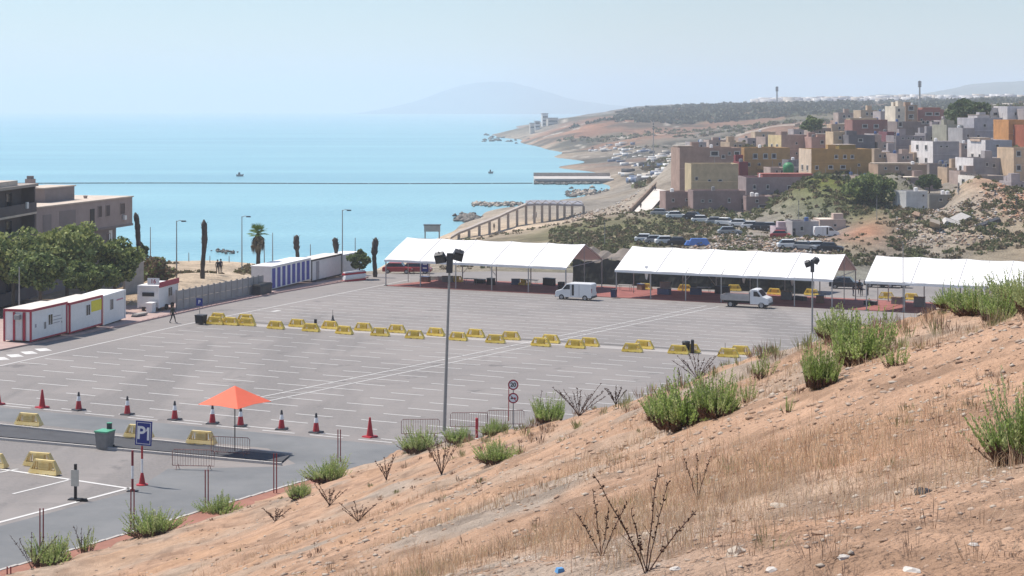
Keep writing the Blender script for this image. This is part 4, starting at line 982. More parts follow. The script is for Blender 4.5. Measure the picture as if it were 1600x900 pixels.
for i in range(150):
    a_ = random.uniform(0, 6.28); z0 = h - random.uniform(0, 1.0); rr_ = random.uniform(.35, .95); c_, s_ = math.cos(a_), math.sin(a_)
    sk.add([(c_ * .2, s_ * .2, z0), (c_ * rr_ - s_ * .12, s_ * rr_ + c_ * .12, z0 - .5), (c_ * rr_ * .8, s_ * rr_ * .8, z0 - random.uniform(1.0, 1.9)), (c_ * rr_ + s_ * .12, s_ * rr_ - c_ * .12, z0 - .5)], [(0, 1, 2, 3)], PALMD)
sk.build('dry_skirt', r)
for i in range(30):
    fr_ = MB(); a_ = i * 2.4 + random.uniform(-.2, .2); el = random.uniform(-.1, 1.35); L = random.uniform(.9, 1.3)
    dr_ = Vector((math.cos(a_) * math.cos(el), math.sin(a_) * math.cos(el), math.sin(el))); o_ = Vector((0, 0, h)); tip = o_ + dr_ * L * .55
    sd = dr_.cross(Vector((0, 0, 1))).normalized(); up = sd.cross(dr_)
    fr_.tube([o_, tip], .02, PALML, 4)
    for k in range(9):
        t_ = (k - 4) / 4 * 1.2; q = (dr_ * math.cos(t_) + sd * math.sin(t_)) * L * .8; e_ = tip + q - Vector((0, 0, .12)); sd2 = (sd * math.cos(t_) - dr_ * math.sin(t_)) * .05
        fr_.add([tip, tip + q * .5 + sd2 + up * .03, e_, tip + q * .5 - sd2], [(0, 1, 2, 3)], PALML)
    fr_.build('frond', r)
# ---------------------------------------------------------------- vehicles
CARW = mat('white_car_paint', (.72, .72, .72), .3, .04, 1, spec=.5); CARG = mat('grey_car_paint', (.30, .31, .32), .35, .05, 1, spec=.5); CARB = mat('black_car_paint', (.025, .025, .03), .3, .05, 1, spec=.5); CARR = mat('red_car_paint', (.32, .03, .03), .35, .05, 1, spec=.5); CARU = mat('blue_car_paint', (.05, .10, .25), .35, .05, 1, spec=.5)
HUB = mat('wheel_rim', (.35, .35, .36), .4, .1, 6, metal=.5); LAMP = mat('lamp_lens', (.6, .6, .58), .15, 0, spec=.6); TAIL = mat('tail_lens', (.3, .02, .02), .2, 0)
def wheel(r, x, y, rad, wd):
    o = MB().tube([(x, y - wd / 2, rad), (x, y + wd / 2, rad)], rad, RUBBER, 16).build('wheel', r)
    s = -1 if y < 0 else 1
    MB().tube([(x, y + s * wd / 2, rad), (x, y + s * (wd / 2 + .012), rad)], rad * .6, HUB, 12).build('rim', o)
def sidepoly(b, poly, y, t, m):
    b.prism(poly, y, y + t, m)
def van(p, rz, label):
    """panel van, nose towards +x"""
    r = empty('delivery_van', p, rz, label, 'van'); L, Wd = 4.5, 1.8; h = Wd / 2
    b = MB(); b.prism([(-2.2, .32), (-2.25, .9), (-2.18, 1.85), (-2.05, 1.95), (.55, 1.95), (.85, 1.88), (1.45, 1.22), (2.10, 1.05), (2.25, .82), (2.25, .32)], -h, h, CARW)
    o = b.build('body', r); bv = o.modifiers.new('bevel', 'BEVEL'); bv.width = .06; bv.segments = 2; bv.limit_method = 'ANGLE'
    for s in (-1, 1):
        y0 = s * h
        g = MB(); g.prism([(.40, 1.25), (.40, 1.78), (.80, 1.78), (1.28, 1.25)], min(y0, y0 + s * .008), max(y0, y0 + s * .008), GLASS); g.build('side_window', r)
        d_ = MB(); d_.box(-.75, -.72, min(y0, y0 + s * .006), max(y0, y0 + s * .006), .45, 1.82, DGREY); d_.box(.32, .34, min(y0, y0 + s * .006), max(y0, y0 + s * .006), .45, 1.82, DGREY); d_.build('door_seam', r)
        dk = MB().box(-.1, .18, min(y0, y0 + s * .008), max(y0, y0 + s * .008), .55, 1.8, DARK).build('open_side_door', r)
        MB().box(2.12, 2.262, s * h * .62 - .16, s * h * .62 + .16, .78, .96, LAMP).build('headlight', r); MB().box(-2.262, -2.2, s * h * .85 - .07, s * h * .85 + .07, .9, 1.4, TAIL).build('tail_light', r)
        MB().box(.95, 1.1, s * (h + .02), s * (h + .2), 1.25, 1.42, DARK).build('mirror', r) if s > 0 else MB().box(.95, 1.1, -(h + .2), -(h + .02), 1.25, 1.42, DARK).build('mirror', r)
        for x in (-1.45, 1.45): wheel(r, x, s * (h - .09), .32, .2)
    w_ = MB(); w_.add([(.90, -.74, 1.845), (.90, .74, 1.845), (1.42, .78, 1.275), (1.42, -.78, 1.275)], [(0, 1, 2, 3)], GLASS); w_.add([(.92, -.74, 1.855), (.92, .74, 1.855), (1.44, .78, 1.285), (1.44, -.78, 1.285)], [(0, 1, 2, 3)], GLASS); w_.build('windscreen', r)
    MB().box(2.2, 2.3, -h + .05, h - .05, .3, .55, DGREY).build('front_bumper', r); MB().box(-2.3, -2.2, -h + .05, h - .05, .3, .5, DGREY).build('rear_bumper', r)
    return r
van(G(900, 468), A1 + math.pi, 'white panel van with its nose to the left in front of the first marquee')
def truck(p, rz, label):
    r = empty('flatbed_truck', p, rz, label, 'truck'); h = .95
    b = MB(); b.prism([(.55, .45), (.5, 1.0), (.55, 2.0), (.7, 2.12), (1.25, 2.12), (1.45, 2.0), (1.95, 1.35), (2.55, 1.15), (2.65, .9), (2.65, .45)], -h, h, CARW); o = b.build('cab', r); bv = o.modifiers.new('bevel', 'BEVEL'); bv.width = .06; bv.segments = 2; bv.limit_method = 'ANGLE'
    for s in (-1, 1):
        y0 = s * h; g = MB(); g.prism([(.95, 1.35), (.95, 1.9), (1.35, 1.9), (1.75, 1.35)], min(y0, y0 + s * .008), max(y0, y0 + s * .008), GLASS); g.build('side_window', r)
        MB().box(2.5, 2.662, s * .65 - .15, s * .65 + .15, .85, 1.05, LAMP).build('headlight', r)
        MB().box(1.5, 1.62, min(s * (h + .03), s * (h + .22)), max(s * (h + .03), s * (h + .22)), 1.35, 1.6, DARK).build('mirror', r)
        for x in (-1.7, 1.85): wheel(r, x, s * (h - .12), .36, .24)
        MB().box(-2.8, .42, min(y0 + s * .06, y0 + s * .1), max(y0 + s * .06, y0 + s * .1), .93, 1.38, GREYB).build('drop_side', r)
    w_ = MB(); w_.add([(1.46, -.8, 2.0), (1.46, .8, 2.0), (1.94, .84, 1.38), (1.94, -.84, 1.38)], [(0, 1, 2, 3)], GLASS); w_.build('windscreen', r)
    MB().box(-2.8, .42, -h - .06, h + .06, .80, .92, GREYB).build('bed', r); MB().box(-2.84, -2.80, -h - .1, h + .1, .93, 1.38, GREYB).build('tailboard', r); MB().box(.43, .48, -h - .05, h + .05, .8, 1.9, GREYB).build('headboard', r)
    MB().box(-2.7, 2.4, -.35, .35, .5, .795, DARK).build('chassis', r); MB().box(2.6, 2.72, -h + .05, h - .05, .38, .62, DGREY).build('front_bumper', r)
    return r
GREYB = mat('grey_truck_bed', (.38, .36, .35), .6, .12, 2)
truck(G(1168, 480), A1, 'white flatbed truck with grey drop sides facing right before the middle marquee')
def car_proto(paint):
    r = empty('parked_car', (0, 0, 0)); h = .84
    b = MB(); b.prism([(-2.05, .28), (-2.1, .75), (-1.95, .92), (1.0, .95), (1.9, .80), (2.1, .62), (2.1, .28)], -h, h, paint); o = b.build('body', r); bv = o.modifiers.new('bevel', 'BEVEL'); bv.width = .07; bv.segments = 2; bv.limit_method = 'ANGLE'
    MB().frustum(-1.75, 1.05, -h + .06, h - .06, .90, 1.44, .48, .14, GLASS).build('cabin_glass', r); MB().frustum(-1.28, .55, -h + .19, h - .19, 1.43, 1.49, .06, .05, paint).build('roof', r)
    for s in (-1, 1):
        for x in (-1.3, 1.3): wheel(r, x, s * (h - .08), .31, .2)
        MB().box(2.0, 2.11, s * .6 - .16, s * .6 + .16, .58, .72, LAMP).build('headlight', r)
    return r
protos = {}
def car(p, rz, col, label, group='cars parked below the houses'):
    if col not in protos: o = car_proto(col); protos[col] = o
    else: o = copy_tree(protos[col])
    o.location = p; o.rotation_euler = (0, 0, rz); tag(o, label, 'car', group)
cl = [(1033,338,CARG,'grey'),(1057,343,CARW,'white'),(1097,349,CARW,'white'),(1120,352,CARG,'grey'),(1157,356,CARW,'white'),(1176,358,CARW,'white'),(1191,360,CARB,'black'),(1205,361,CARG,'grey')]
for i, (a, b_, c, nm) in enumerate(cl): car(T(a, b_, 260, .02), R(-12) + random.uniform(-.2, .2), c, '%s parked car, %s from the left in the line below the brown houses' % (nm, ORD[i]))
for a, b_, c, lab in [(1376,449,CARB,'black car seen between the posts of the right hand marquee, left one'),(1396,449,CARB,'black car seen between the posts of the right hand marquee, right one'),(1322,451,CARB,'black car behind the gable of the middle marquee')]: car(G(a, b_), A1 + .1, c, lab, 'cars behind the marquees')
for a, b_, c, lab in [(622,427,CARR,'red car beyond the first marquee, left one'),(651,427,CARR,'red car beyond the first marquee, right one')]: car(G(a, b_), A1 + .3, c, lab, 'red cars beyond the first marquee')
r0_ = T(1290, 371, 255); van(r0_, .1, 'white panel van parked by the small grey house'); 

# ---------------------------------------------------------------- people
SKIN = mat('skin', (.36, .20, .13), .6, .05, 5); HAIR = mat('dark_hair', (.02, .015, .012), .8, .1, 5)
def person(p, rz, label, top, legs, h=1.75, pose='stand', bend=0.0):
    k = h / 1.75; st = .26 if pose == 'walk' else .09
    J = {}; 
    pts = [('pel', (0, 0, .95), .13), ('belly', (0, .02, 1.10), .125), ('chest', (0, 0, 1.32), .145), ('neck', (0, 0, 1.50), .055), ('head0', (0, -.01, 1.58), .085), ('head1', (0, -.015, 1.68), .095), ('crown', (0, 0, 1.745), .06), ('nose', (0, -.105, 1.63), .018)]
    ed = [('pel', 'belly'), ('belly', 'chest'), ('chest', 'neck'), ('neck', 'head0'), ('head0', 'head1'), ('head1', 'crown'), ('head0', 'nose')]
    for s, n in ((-1, 'l'), (1, 'r')):
        f = s * st if pose == 'walk' else 0
        sw = -f * .8
        pts += [('hip' + n, (s * .10, 0, .90), .095), ('knee' + n, (s * .11, -f * .5 - .03, .50), .062), ('ank' + n, (s * .11, -f + (.02), .09), .042), ('toe' + n, (s * .12, -f - .17, .04), .035),
                ('sho' + n, (s * .19, 0, 1.42), .062), ('elb' + n, (s * .25, sw * .5 + .03, 1.14), .045), ('wri' + n, (s * .25, sw - .06, .90), .03), ('hand' + n, (s * .25, sw - .08, .80), .035), ('thumb' + n, (s * .21, sw - .12, .83), .014)]
        ed += [('pel', 'hip' + n), ('hip' + n, 'knee' + n), ('knee' + n, 'ank' + n), ('ank' + n, 'toe' + n), ('chest', 'sho' + n), ('sho' + n, 'elb' + n), ('elb' + n, 'wri' + n), ('wri' + n, 'hand' + n), ('wri' + n, 'thumb' + n)]
    idx = {n: i for i, (n, *_ ) in enumerate(pts)}
    me = bpy.data.meshes.new('person_body'); me.from_pydata([q for _, q, _ in pts], [(idx[a], idx[b]) for a, b in ed], [])
    o = bpy.data.objects.new('person_body', me); COL.objects.link(o)
    o.modifiers.new('skin', 'SKIN'); ss = o.modifiers.new('sub', 'SUBSURF'); ss.levels = 1; ss.render_levels = 1
    for i, (n, q, rad) in enumerate(pts):
        me.skin_vertices[0].data[i].radius = (rad, rad)
    me.skin_vertices[0].data[0].use_root = True
    dg = bpy.context.evaluated_depsgraph_get(); m2 = bpy.data.meshes.new_from_object(o.evaluated_get(dg)); bpy.data.objects.remove(o)
    m2.materials.clear()
    for m_ in (SKIN, top, legs, RUBBER): m2.materials.append(m_)
    for f in m2.polygons:
        c = f.center; f.use_smooth = True
        f.material_index = 3 if c.z < .10 else 0 if c.z > 1.5 or (abs(c.x) > .2 and c.z < .95 and c.z > .7) else 1 if c.z > .96 else 2
    if bend:
        for v in m2.vertices:
            if v.co.z > .95:
                t_ = bend * min(1, (v.co.z - .95) / .3); z = v.co.z - .95; y = v.co.y
                v.co.y = y * math.cos(t_) - z * math.sin(t_); v.co.z = .95 + z * math.cos(t_) + y * math.sin(t_)
    o = link('person', m2, None, p, rz); o.scale = (k, k, k)
    hm = MB(); 
    n = 10; prof = [(.108, 1.62), (.112, 1.68), (.09, 1.75), (.04, 1.78)]
    hm.lathe(prof, HAIR, n); ho = hm.build('hair', o, (0, .012, 0)); 
    if bend: ho.location = (0, .012 - math.sin(bend) * .73, .95 + .73 * math.cos(bend) - 1.68); 
    return tag(o, label, 'person', 'people')
BLK = mat('black_cloth', (.018, .018, .022), .9, .1, 5); NAVY = mat('navy_cloth', (.03, .035, .07), .9, .1, 5); GRC = mat('grey_cloth', (.18, .17, .17), .9, .1, 5); WHC = mat('white_cloth', (.6, .58, .55), .9, .1, 5); KHA = mat('dark_green_cloth', (.035, .04, .03), .9, .1, 5)
person(G(270, 505), R(80), 'person in dark clothes walking on the car park by the trailer', KHA, BLK, 1.78, 'walk')
person(G(1333, 463), R(70), 'person in dark clothes leaning forward, left one of the group by the marquees', BLK, NAVY, 1.75, 'stand', .5)
person(G(1343, 460), R(0), 'person in black standing upright in the group by the marquees', BLK, BLK, 1.8)
person(G(1346, 463), R(-30), 'person in dark clothes crouched forward in the group, second from the right', NAVY, BLK, 1.6, 'stand', .9)
person(G(1356, 462), R(-80), 'person in grey top leaning, rightmost of the group by the marquees', GRC, BLK, 1.75, 'stand', .35)
person(P(340, 428, 205), R(20), 'person in dark clothes standing on the sandy field, left one of the pair', BLK, BLK, 1.75); person(P(345, 427, 205), R(160), 'person in dark top standing on the sandy field, right one of the pair', NAVY, BLK, 1.75)
person(G(643, 427), R(100), 'person in black walking beyond the first marquee', BLK, BLK, 1.8, 'walk')
for a, b_, lab, c in [(1019,302,'left one of the pair on the white ramp',BLK),(1024,301,'right one of the pair on the white ramp',NAVY),(1001,328,'alone at the foot of the white ramp',BLK),(833,343,'on the beach under the pergola roof',WHC),(838,341,'on the beach right of another under the pergola roof',GRC),(772,360,'on the beach under the pergola ramp',BLK)]:
    person(T(a, b_, 300), R(random.uniform(0, 360)), 'tiny person walking %s' % lab, c, BLK, 1.75, 'walk')

# ---------------------------------------------------------------- plants
def quads_from(c, u, v):
    V = np.stack([c - u - v, c + u - v, c + u + v, c - u + v], 1).reshape(-1, 3); return V, np.arange(len(V)).reshape(-1, 4)
def unit(n, rng):
    d = rng.normal(size=(n, 3)); return d / np.linalg.norm(d, axis=1, keepdims=True)
def leaf_cloud(name, clumps, per, size, m, seed, flat=.5):
    rng = np.random.default_rng(seed); C_ = []; 
    for (c, rad) in clumps:
        d = unit(per, rng); rr = rad * rng.uniform(.45, 1.05, (per, 1)) ** .6
        C_.append(np.array(c) + d * rr * np.array([1, 1, .8]))
    C_ = np.concatenate(C_); n = len(C_)
    u = unit(n, rng); w = unit(n, rng); v = np.cross(u, w); v /= np.linalg.norm(v, axis=1, keepdims=True)
    s = size * rng.uniform(.6, 1.3, (n, 1))
    V, Fq = quads_from(C_, u * s * .5, v * s * .5 * rng.uniform(.4, .8, (n, 1)))
    return npmesh(name, V, Fq, m if isinstance(m, list) else [m], mi=(rng.integers(0, len(m), n) if isinstance(m, list) else None))
LEAF1 = leafmat('tree_leaf', (.15, .20, .06), (.26, .31, .11), .6); LEAF2 = leafmat('dark_tree_leaf', (.065, .095, .035), (.12, .16, .06), .6); LEAFL = leafmat('light_tree_leaf', (.29, .33, .11), (.40, .42, .17), .7)
WOOD = mat('tree_bark', (.10, .08, .06), .95, .25, 3, bump=.03)
def tree(p, h, rad, label, mats_, seed, nclump=34, per=150, size=.34, trunk_r=.22, cz=.62, flat=.75, group=None, name='leafy_tree'):
    rng = np.random.default_rng(seed); r = empty(name, p, 0, label, 'tree', group)
    cl = []; tips = []
    for i in range(nclump):
        d = unit(1, rng)[0]; rr = rad * rng.uniform(.35, .95)
        c = np.array([d[0] * rr, d[1] * rr, h * cz + d[2] * rr * flat * (h * (1 - cz) / rad)])
        if c[2] < h * .22: c[2] = h * .22 + rng.uniform(0, .5)
        cl.append((c, rad * rng.uniform(.22, .40))); tips.append(c)
    link('crown', leaf_cloud('crown', cl, per, size, mats_, seed), r)
    t = MB(); t.tube([(0, 0, -1.2), (.08, .05, h * .3), (0, .1, h * .55)], [trunk_r, trunk_r * .75, trunk_r * .45], WOOD, 8); t.build('trunk', r, smooth=True)
    for i in range(0, nclump, 5):
        c = tips[i]; MB().tube([(.05, .05, h * .28), tuple(c * .6 + np.array([0, 0, h * .18])), tuple(c)], [trunk_r * .4, trunk_r * .25, .02], WOOD, 5).build('limb', r)
    return r
g_ = 'leafy trees by the apartment building'
tree(P(20, 478, 168), 8.0, 3.7, 'big leafy tree at the left picture edge', [LEAF1, LEAFL, LEAFL, LEAF2], 101, 44, 170, group=g_)
tree(P(104, 476, 176), 9.6, 3.9, 'tallest leafy tree, in the middle of the left group', [LEAF1, LEAFL], 102, 46, 170, group=g_)
tree(P(62, 480, 163), 5.8, 2.6, 'lower dark leafy tree in front of the left group', [LEAF2, LEAF1], 103, 34, 150, group=g_)
tree(P(178, 474, 178), 7.4, 2.9, 'darker leafy tree at the right end of the left group', [LEAF2, LEAF1, LEAFL], 104, 40, 160, group=g_)
tree(P(140, 478, 170), 4.8, 2.4, 'low leafy tree behind the cabins', [LEAF2, LEAF1], 105, 30, 150, group=g_)
tree(P(-50, 475, 172), 7.0, 3.2, 'leafy tree just cut by the left picture edge', [LEAF1, LEAF2], 106, 36, 150, group=g_)
DRYL = leafmat('brown_dry_leaf', (.16, .11, .07), (.24, .17, .10), .8)
tree(P(240, 446, 195), 4.1, 2.3, 'brown dry bushy shrub right of the leafy trees', [DRYL, DRYL, LEAF1], 107, 30, 140, .30, .12, .5)
tree(P(222, 415, 206), 3.4, 1.1, 'dark narrow shrub at the foot of the leaning dead trunk', [LEAF2], 108, 16, 110, .3, .1, .5)
tree(P(561, 428, 218), 3.6, 1.5, 'green shrub behind the far end of the cabin row', [LEAF2, LEAF1], 109, 20, 120, .3, .1, .55)
tree(T(1360, 320, 290), 6.2, 4.4, 'large round dark green tree in the gully below the houses', [LEAF2, LEAF1], 110, 40, 130, .5, .2, .5)
tree(P(1512, 208, 470), 10.5, 6.2, 'dark leafy tree rising behind the upper houses', [LEAF2], 111, 44, 120, .8, .3, .55)
tree(P(1268, 214, 520), 7, 3.2, 'small green tree behind the tall beige house', [LEAF2, LEAF1], 112, 24, 100, .6, .2, .55)
tree(P(1452, 296, 338), 3.2, 2.6, 'dark tree between the white shed roof and the grey houses', [LEAF2], 113, 24, 100, .45, .15, .5)

# foreground bushes with upright leafy shoots
BL1 = leafmat('bush_leaf', (.25, .35, .09), (.38, .47, .16), 4, .55); BL2 = leafmat('bush_leaf_pale', (.38, .44, .17), (.50, .53, .27), 4, .55); BDRY = mat('bush_dry', (.17, .10, .07), .95, .3, 8); BSTEM = mat('bush_stem', (.13, .10, .05), .9, .2, 6)
def bush_mesh(seed, nst, hgt, spread, per, lw, ll, mixpale=.3, dry=.25):
    rng = np.random.default_rng(seed); LV = []; DV = []; SV = []; pale = []
    for i in range(nst):
        a = rng.uniform(0, 2 * np.pi); tq = rng.uniform(0, 1) ** .7; r0 = tq * .42 * spread; tilt = tq * .95 * (.35 + .65 * spread) * (.75 + .5 * math.sin(a * 2 + seed))
        L = hgt * rng.uniform(.45, 1.0) * (1 - .30 * tilt) * (.82 + .22 * math.sin(a * 3 + seed * 1.7)) * (1.25 if rng.uniform() < .06 else 1)
        b = np.array([math.cos(a) * r0, math.sin(a) * r0, 0]); d0 = np.array([math.cos(a) * math.sin(tilt), math.sin(a) * math.sin(tilt), math.cos(tilt)])
        t = np.linspace(0, 1, per + 1)[1:]
        P_ = b + d0 * (t * L)[:, None] + np.array([0, 0, 1]) * ((t ** 2) * L * .18 * math.sin(tilt))[:, None]
        # stem: thin ribbon
        sd = np.cross(d0, [0, 0, 1.0]) + 1e-4; sd /= np.linalg.norm(sd)
        SV.append(np.array([b - sd * .006, b + sd * .006, P_[-1] + sd * .002, P_[-1] - sd * .002]))
        n = per; dirs = unit(n, rng) * np.array([1, 1, .4]) + d0 * .9 + np.array([0, 0, .35]); dirs /= np.linalg.norm(dirs, axis=1, keepdims=True)
        w = np.cross(dirs, unit(n, rng)); w /= np.linalg.norm(w, axis=1, keepdims=True)
        l = ll * rng.uniform(.6, 1.25, (n, 1)) * (1.1 - .45 * t[:, None]); ww = w * lw * rng.uniform(.7, 1.2, (n, 1))
        q = np.stack([P_ - ww * .3, P_ + dirs * l * .5 - ww, P_ + dirs * l, P_ + dirs * l * .5 + ww], 1)
        low = P_[:, 2] < hgt * dry * rng.uniform(.6, 1.3)
        DV.append(q[low]); LV.append(q[~low]); pale.append(np.full((~low).sum(), rng.uniform() < mixpale))
    f = lambda A: (np.concatenate(A).reshape(-1, 3))
    out = []
    for nm, A, ms in (('leaves', LV, [BL1, BL2]), ('dry_leaves', DV, [BDRY]), ('stems', SV, [BSTEM])):
        V = f(A) if nm != 'stems' else np.concatenate(SV)
        if len(V) == 0: V = np.zeros((4, 3))
        Fq = np.arange(len(V)).reshape(-1, 4)
        out.append((nm, npmesh(nm, V, Fq, ms, mi=(np.concatenate(pale).astype(int) if nm == 'leaves' else None))))
    return out
variants = {'full': [bush_mesh(200 + k, 230, 1.0, 1.0, 38, .014, .075, .3 + .15 * k, .20) for k in range(5)], 'thin': [bush_mesh(220 + k, 26, 1.0, .55, 40, .012, .075, .5, .18) for k in range(2)]}
def bush(px, py, w, hpx, label, kind='full', v=0, rot=None, fullness=1.0, name='bush', loc=None):
    p = loc if loc is not None else H(px, py, -.05)
    s = p.y / F; r = empty(name, p, random.uniform(0, 6.28), label, 'bush', 'green bushes on the slope')
    sh = hpx * s; sw = w * s / (1.22 if kind == 'full' else .8)
    for nm, me in variants[kind][v % len(variants[kind])]: o = link(nm, me, r)
    r.scale = (sw, sw, sh)
    return r
bush(1066, 668, 112, 88, 'largest bright green bush on the slope, left half of the wide clump', v=0); bush(1120, 650, 78, 78, 'bright green bush on the slope, right half of the wide clump', v=1); bush(1028, 655, 50, 55, 'low green bush at the left edge of the wide clump', v=2)
bush(1345, 568, 105, 98, 'tall dense green bush right of the second lamp post', v=1); bush(1310, 528, 86, 52, 'green bush behind the tall dense one on the brow', v=2); bush(1282, 604, 62, 85, 'upright green bush left below the tall dense one', v=0); bush(1398, 572, 56, 50, 'straggly olive bush right of the tall dense one', 'thin', 0)
bush(1596, 720, 120, 140, 'dark green bush cut by the right picture edge', v=2)
for i, (a, b_, w, h_) in enumerate([(1490,476,60,36),(1525,492,70,60),(1560,500,70,62),(1590,474,90,60),(1618,490,80,80)]):
    bush(a, b_, w, h_, 'olive green bush in the thicket at the upper right brow, %s from the left' % ORD[i], v=i)
bush(1192, 592, 44, 60, 'thin upright shoots of a plant between the two big clumps', 'thin', 1); bush(1168, 628, 36, 46, 'small pale green tuft right of the wide clump', 'thin', 0); bush(1230, 645, 22, 40, 'tiny sparse green sprout on the bare slope', 'thin', 1)
bush(778, 722, 66, 40, 'yellow green bush right of the tall lamp post', v=1); bush(656, 708, 58, 46, 'bright green bush at the foot of the tall lamp post', v=2); bush(716, 690, 44, 30, 'small green bush between the crowd barriers', v=0); bush(772, 676, 40, 26, 'small dry green bush under the speed sign', v=1)
bush(858, 655, 54, 46, 'green bush on the brow right of the speed sign', v=0)
bush(515, 752, 62, 42, 'green bush by the red posts left of the last cone', v=1); bush(468, 778, 42, 32, 'small green bush at the kerb below the last red posts', v=2); bush(344, 800, 62, 34, 'green bush at the kerb in the middle of the red posts', v=0)
bush(240, 836, 78, 48, 'bright round green bush at the kerb', v=1); bush(78, 882, 74, 52, 'green bush with tall shoots at the bottom left', v=2); bush(134, 862, 40, 42, 'upright pale green tuft at the bottom left', 'thin', 0)

# dry dark stalk plants
STALK = mat('dead_stalk', (.085, .045, .035), .95, .3, 10)
def stalks(px, py, hpx, wpx, n, label, seed, p=None, thick=1.0):
    p = p or H(px, py, -.03); s = p.y / F; r = empty('dead_stalk_plant', p, 0, label, 'dead plant', 'dead stalk plants on the slope'); rng = random.Random(seed); hh = hpx * s; ww = wpx * s
    for i in range(n):
        b = MB(); x1 = (i / (max(1, n - 1)) - .5) * ww * 1.0 + rng.uniform(-.06, .06) * ww; y1 = rng.uniform(-.35, .35) * ww; h_ = hh * rng.uniform(.55, 1.0); pts = []
        for k in range(9):
            t = k / 8; pts.append((x1 * t ** 1.2 + rng.uniform(-.008, .008) * hh, y1 * t, h_ * t))
        w0 = .0038 * thick * max(1, p.y / 22)
        b.tube(pts, [w0 * (1.2 - .6 * k / 8) for k in range(9)], STALK, 4)
        for k in range(22):
            t = rng.uniform(.35, 1.0); j = min(7, int(t * 8)); q = Vector(pts[j]).lerp(Vector(pts[j + 1]), t * 8 - j); e = rng.uniform(.007, .015) * thick * max(1, p.y / 22); d = Vector((rng.uniform(-1, 1), rng.uniform(-1, 1), rng.uniform(.0, 1))).normalized()
            u = d.orthogonal().normalized() * e * .5; w = d.cross(u)
            b.add([q, q + d * e + u, q + d * e * 1.9, q + d * e - u, q + d * e + w, q + d * e - w], [(0, 1, 2), (0, 2, 3), (0, 4, 2), (0, 2, 5)], STALK)
        for k in range(2):
            j = rng.randint(2, 6); q = Vector(pts[j]); e = Vector((rng.uniform(-.15, .15), rng.uniform(-.15, .15), rng.uniform(.12, .25))) * hh * .9; b.tube([q, q + e], [w0 * .6, w0 * .3], STALK, 3)
        b.build('stalk', r)
    return r
stalks(1010, 896, 172, 150, 6, 'tall dark seed stalks at the bottom centre, largest dead plant', 1); stalks(940, 870, 120, 90, 4, 'dark leaning seed stalks left of the largest dead plant', 2)
stalks(1090, 782, 95, 40, 3, 'single dark seed stalk plant in the dry grass', 3); stalks(604, 750, 44, 32, 6, 'small dark dead plant left of the lamp post foot', 4); stalks(690, 742, 66, 66, 10, 'spreading grey dead bush in front of the lamp post', 5)
stalks(905, 650, 56, 90, 12, 'row of dark dried flower heads on the brow right of the speed sign', 6); stalks(962, 622, 34, 34, 8, 'grey dead tuft on the brow left of the wide green clump', 7); stalks(1090, 592, 44, 70, 10, 'brown dead stalks on the brow behind the wide green clump', 8); stalks(840, 662, 60, 14, 3, 'tall single dead stem beside the speed sign', 9); stalks(1064, 590, 34, 8, 1, 'leaning bare dead stem above the wide green clump', 10)
stalks(430, 815, 22, 40, 7, 'low dark dead plant on the slope below the red posts', 11); stalks(515, 790, 40, 50, 8, 'brown dead plant beneath the bush by the red posts', 12); stalks(560, 815, 34, 60, 8, 'dry brown plant on the slope at the lower left', 13); stalks(50, 880, 62, 70, 5, 'grey bare stems rising beside the bottom left bush', 14); stalks(128, 862, 52, 24, 3, 'grey bare stems behind the pale tuft at the bottom left', 15)
stalks(1010, 560, 1, 1, 1, 'x', 16) if False else None

# dry grass and gravel over the slope
def hill_samples(n, seed, dlo=5.5, dhi=92):
    rng = np.random.default_rng(seed); u = rng.uniform(-.36, .36, n); d = np.exp(rng.uniform(math.log(dlo), math.log(dhi), n)); x, y = u * d, d; return x, y, rng
x, y, rng = hill_samples(260000, 300, 6, 60)
mk = vn(x, y, 3.3, 51) + vn(x, y, 1.2, 52) * .6 + vn(x, y, 9, 53) * .7
bcol = (x / y * F + 800); z0 = hill(x, y); brow = 170 + (CZ - z0) / y * F
zone = np.exp(-(((bcol - 1190) / 170) ** 2 + ((brow - 720) / 75) ** 2)) * .9 + np.exp(-(((bcol - 960) / 130) ** 2 + ((brow - 850) / 70) ** 2)) * .8 + np.exp(-(((bcol - 1450) / 170) ** 2 + ((brow - 850) / 60) ** 2)) * .55 + np.exp(-(((bcol - 700) / 220) ** 2 + ((brow - 850) / 50) ** 2)) * .5
keep = (mk * 1.9 + zone * .50 - .42 > rng.uniform(-.15, 1.15, len(x)))
x, y, z0 = x[keep][:95000], y[keep][:95000], z0[keep][:95000]; n = len(x)
hgt = rng.uniform(.05, .24, n) * (.6 + .6 * rng.uniform(0, 1, n)) * (.7 + .9 * np.clip(vn(x, y, 1.6, 55) + .5, 0, 1)); a = rng.uniform(0, 6.28, n); wd = np.maximum(.0018, y * .00013) * rng.uniform(.7, 1.4, n); lean = rng.uniform(.05, 1.0, n) ** 1.5 * hgt * 1.2; la = rng.uniform(0, 6.28, n)
B = np.stack([x, y, z0 - .02], -1); sdv = np.stack([np.cos(a), np.sin(a), np.zeros(n)], -1) * wd[:, None]; mid = B + np.stack([np.cos(la) * lean * .3, np.sin(la) * lean * .3, hgt * .6], -1); tp = B + np.stack([np.cos(la) * lean, np.sin(la) * lean, hgt], -1)
V = np.stack([B - sdv, B + sdv, mid + sdv * .7, mid - sdv * .7, tp], 1).reshape(-1, 3); Fg = np.arange(n)[:, None] * 5 + np.array([0, 1, 2, 3])[None]; Ft = np.arange(n)[:, None] * 5 + np.array([3, 2, 4])[None]; Fg = np.concatenate([Ft, Fg[:, [0, 1, 2]], Fg[:, [0, 2, 3]]])
STRAW = [leafmat('straw', (.58, .40, .24), (.66, .49, .31), 2, .3), leafmat('red_straw', (.48, .29, .19), (.56, .36, .24), 2, .3), leafmat('pale_straw', (.54, .42, .28), (.60, .48, .34), 2, .3)]
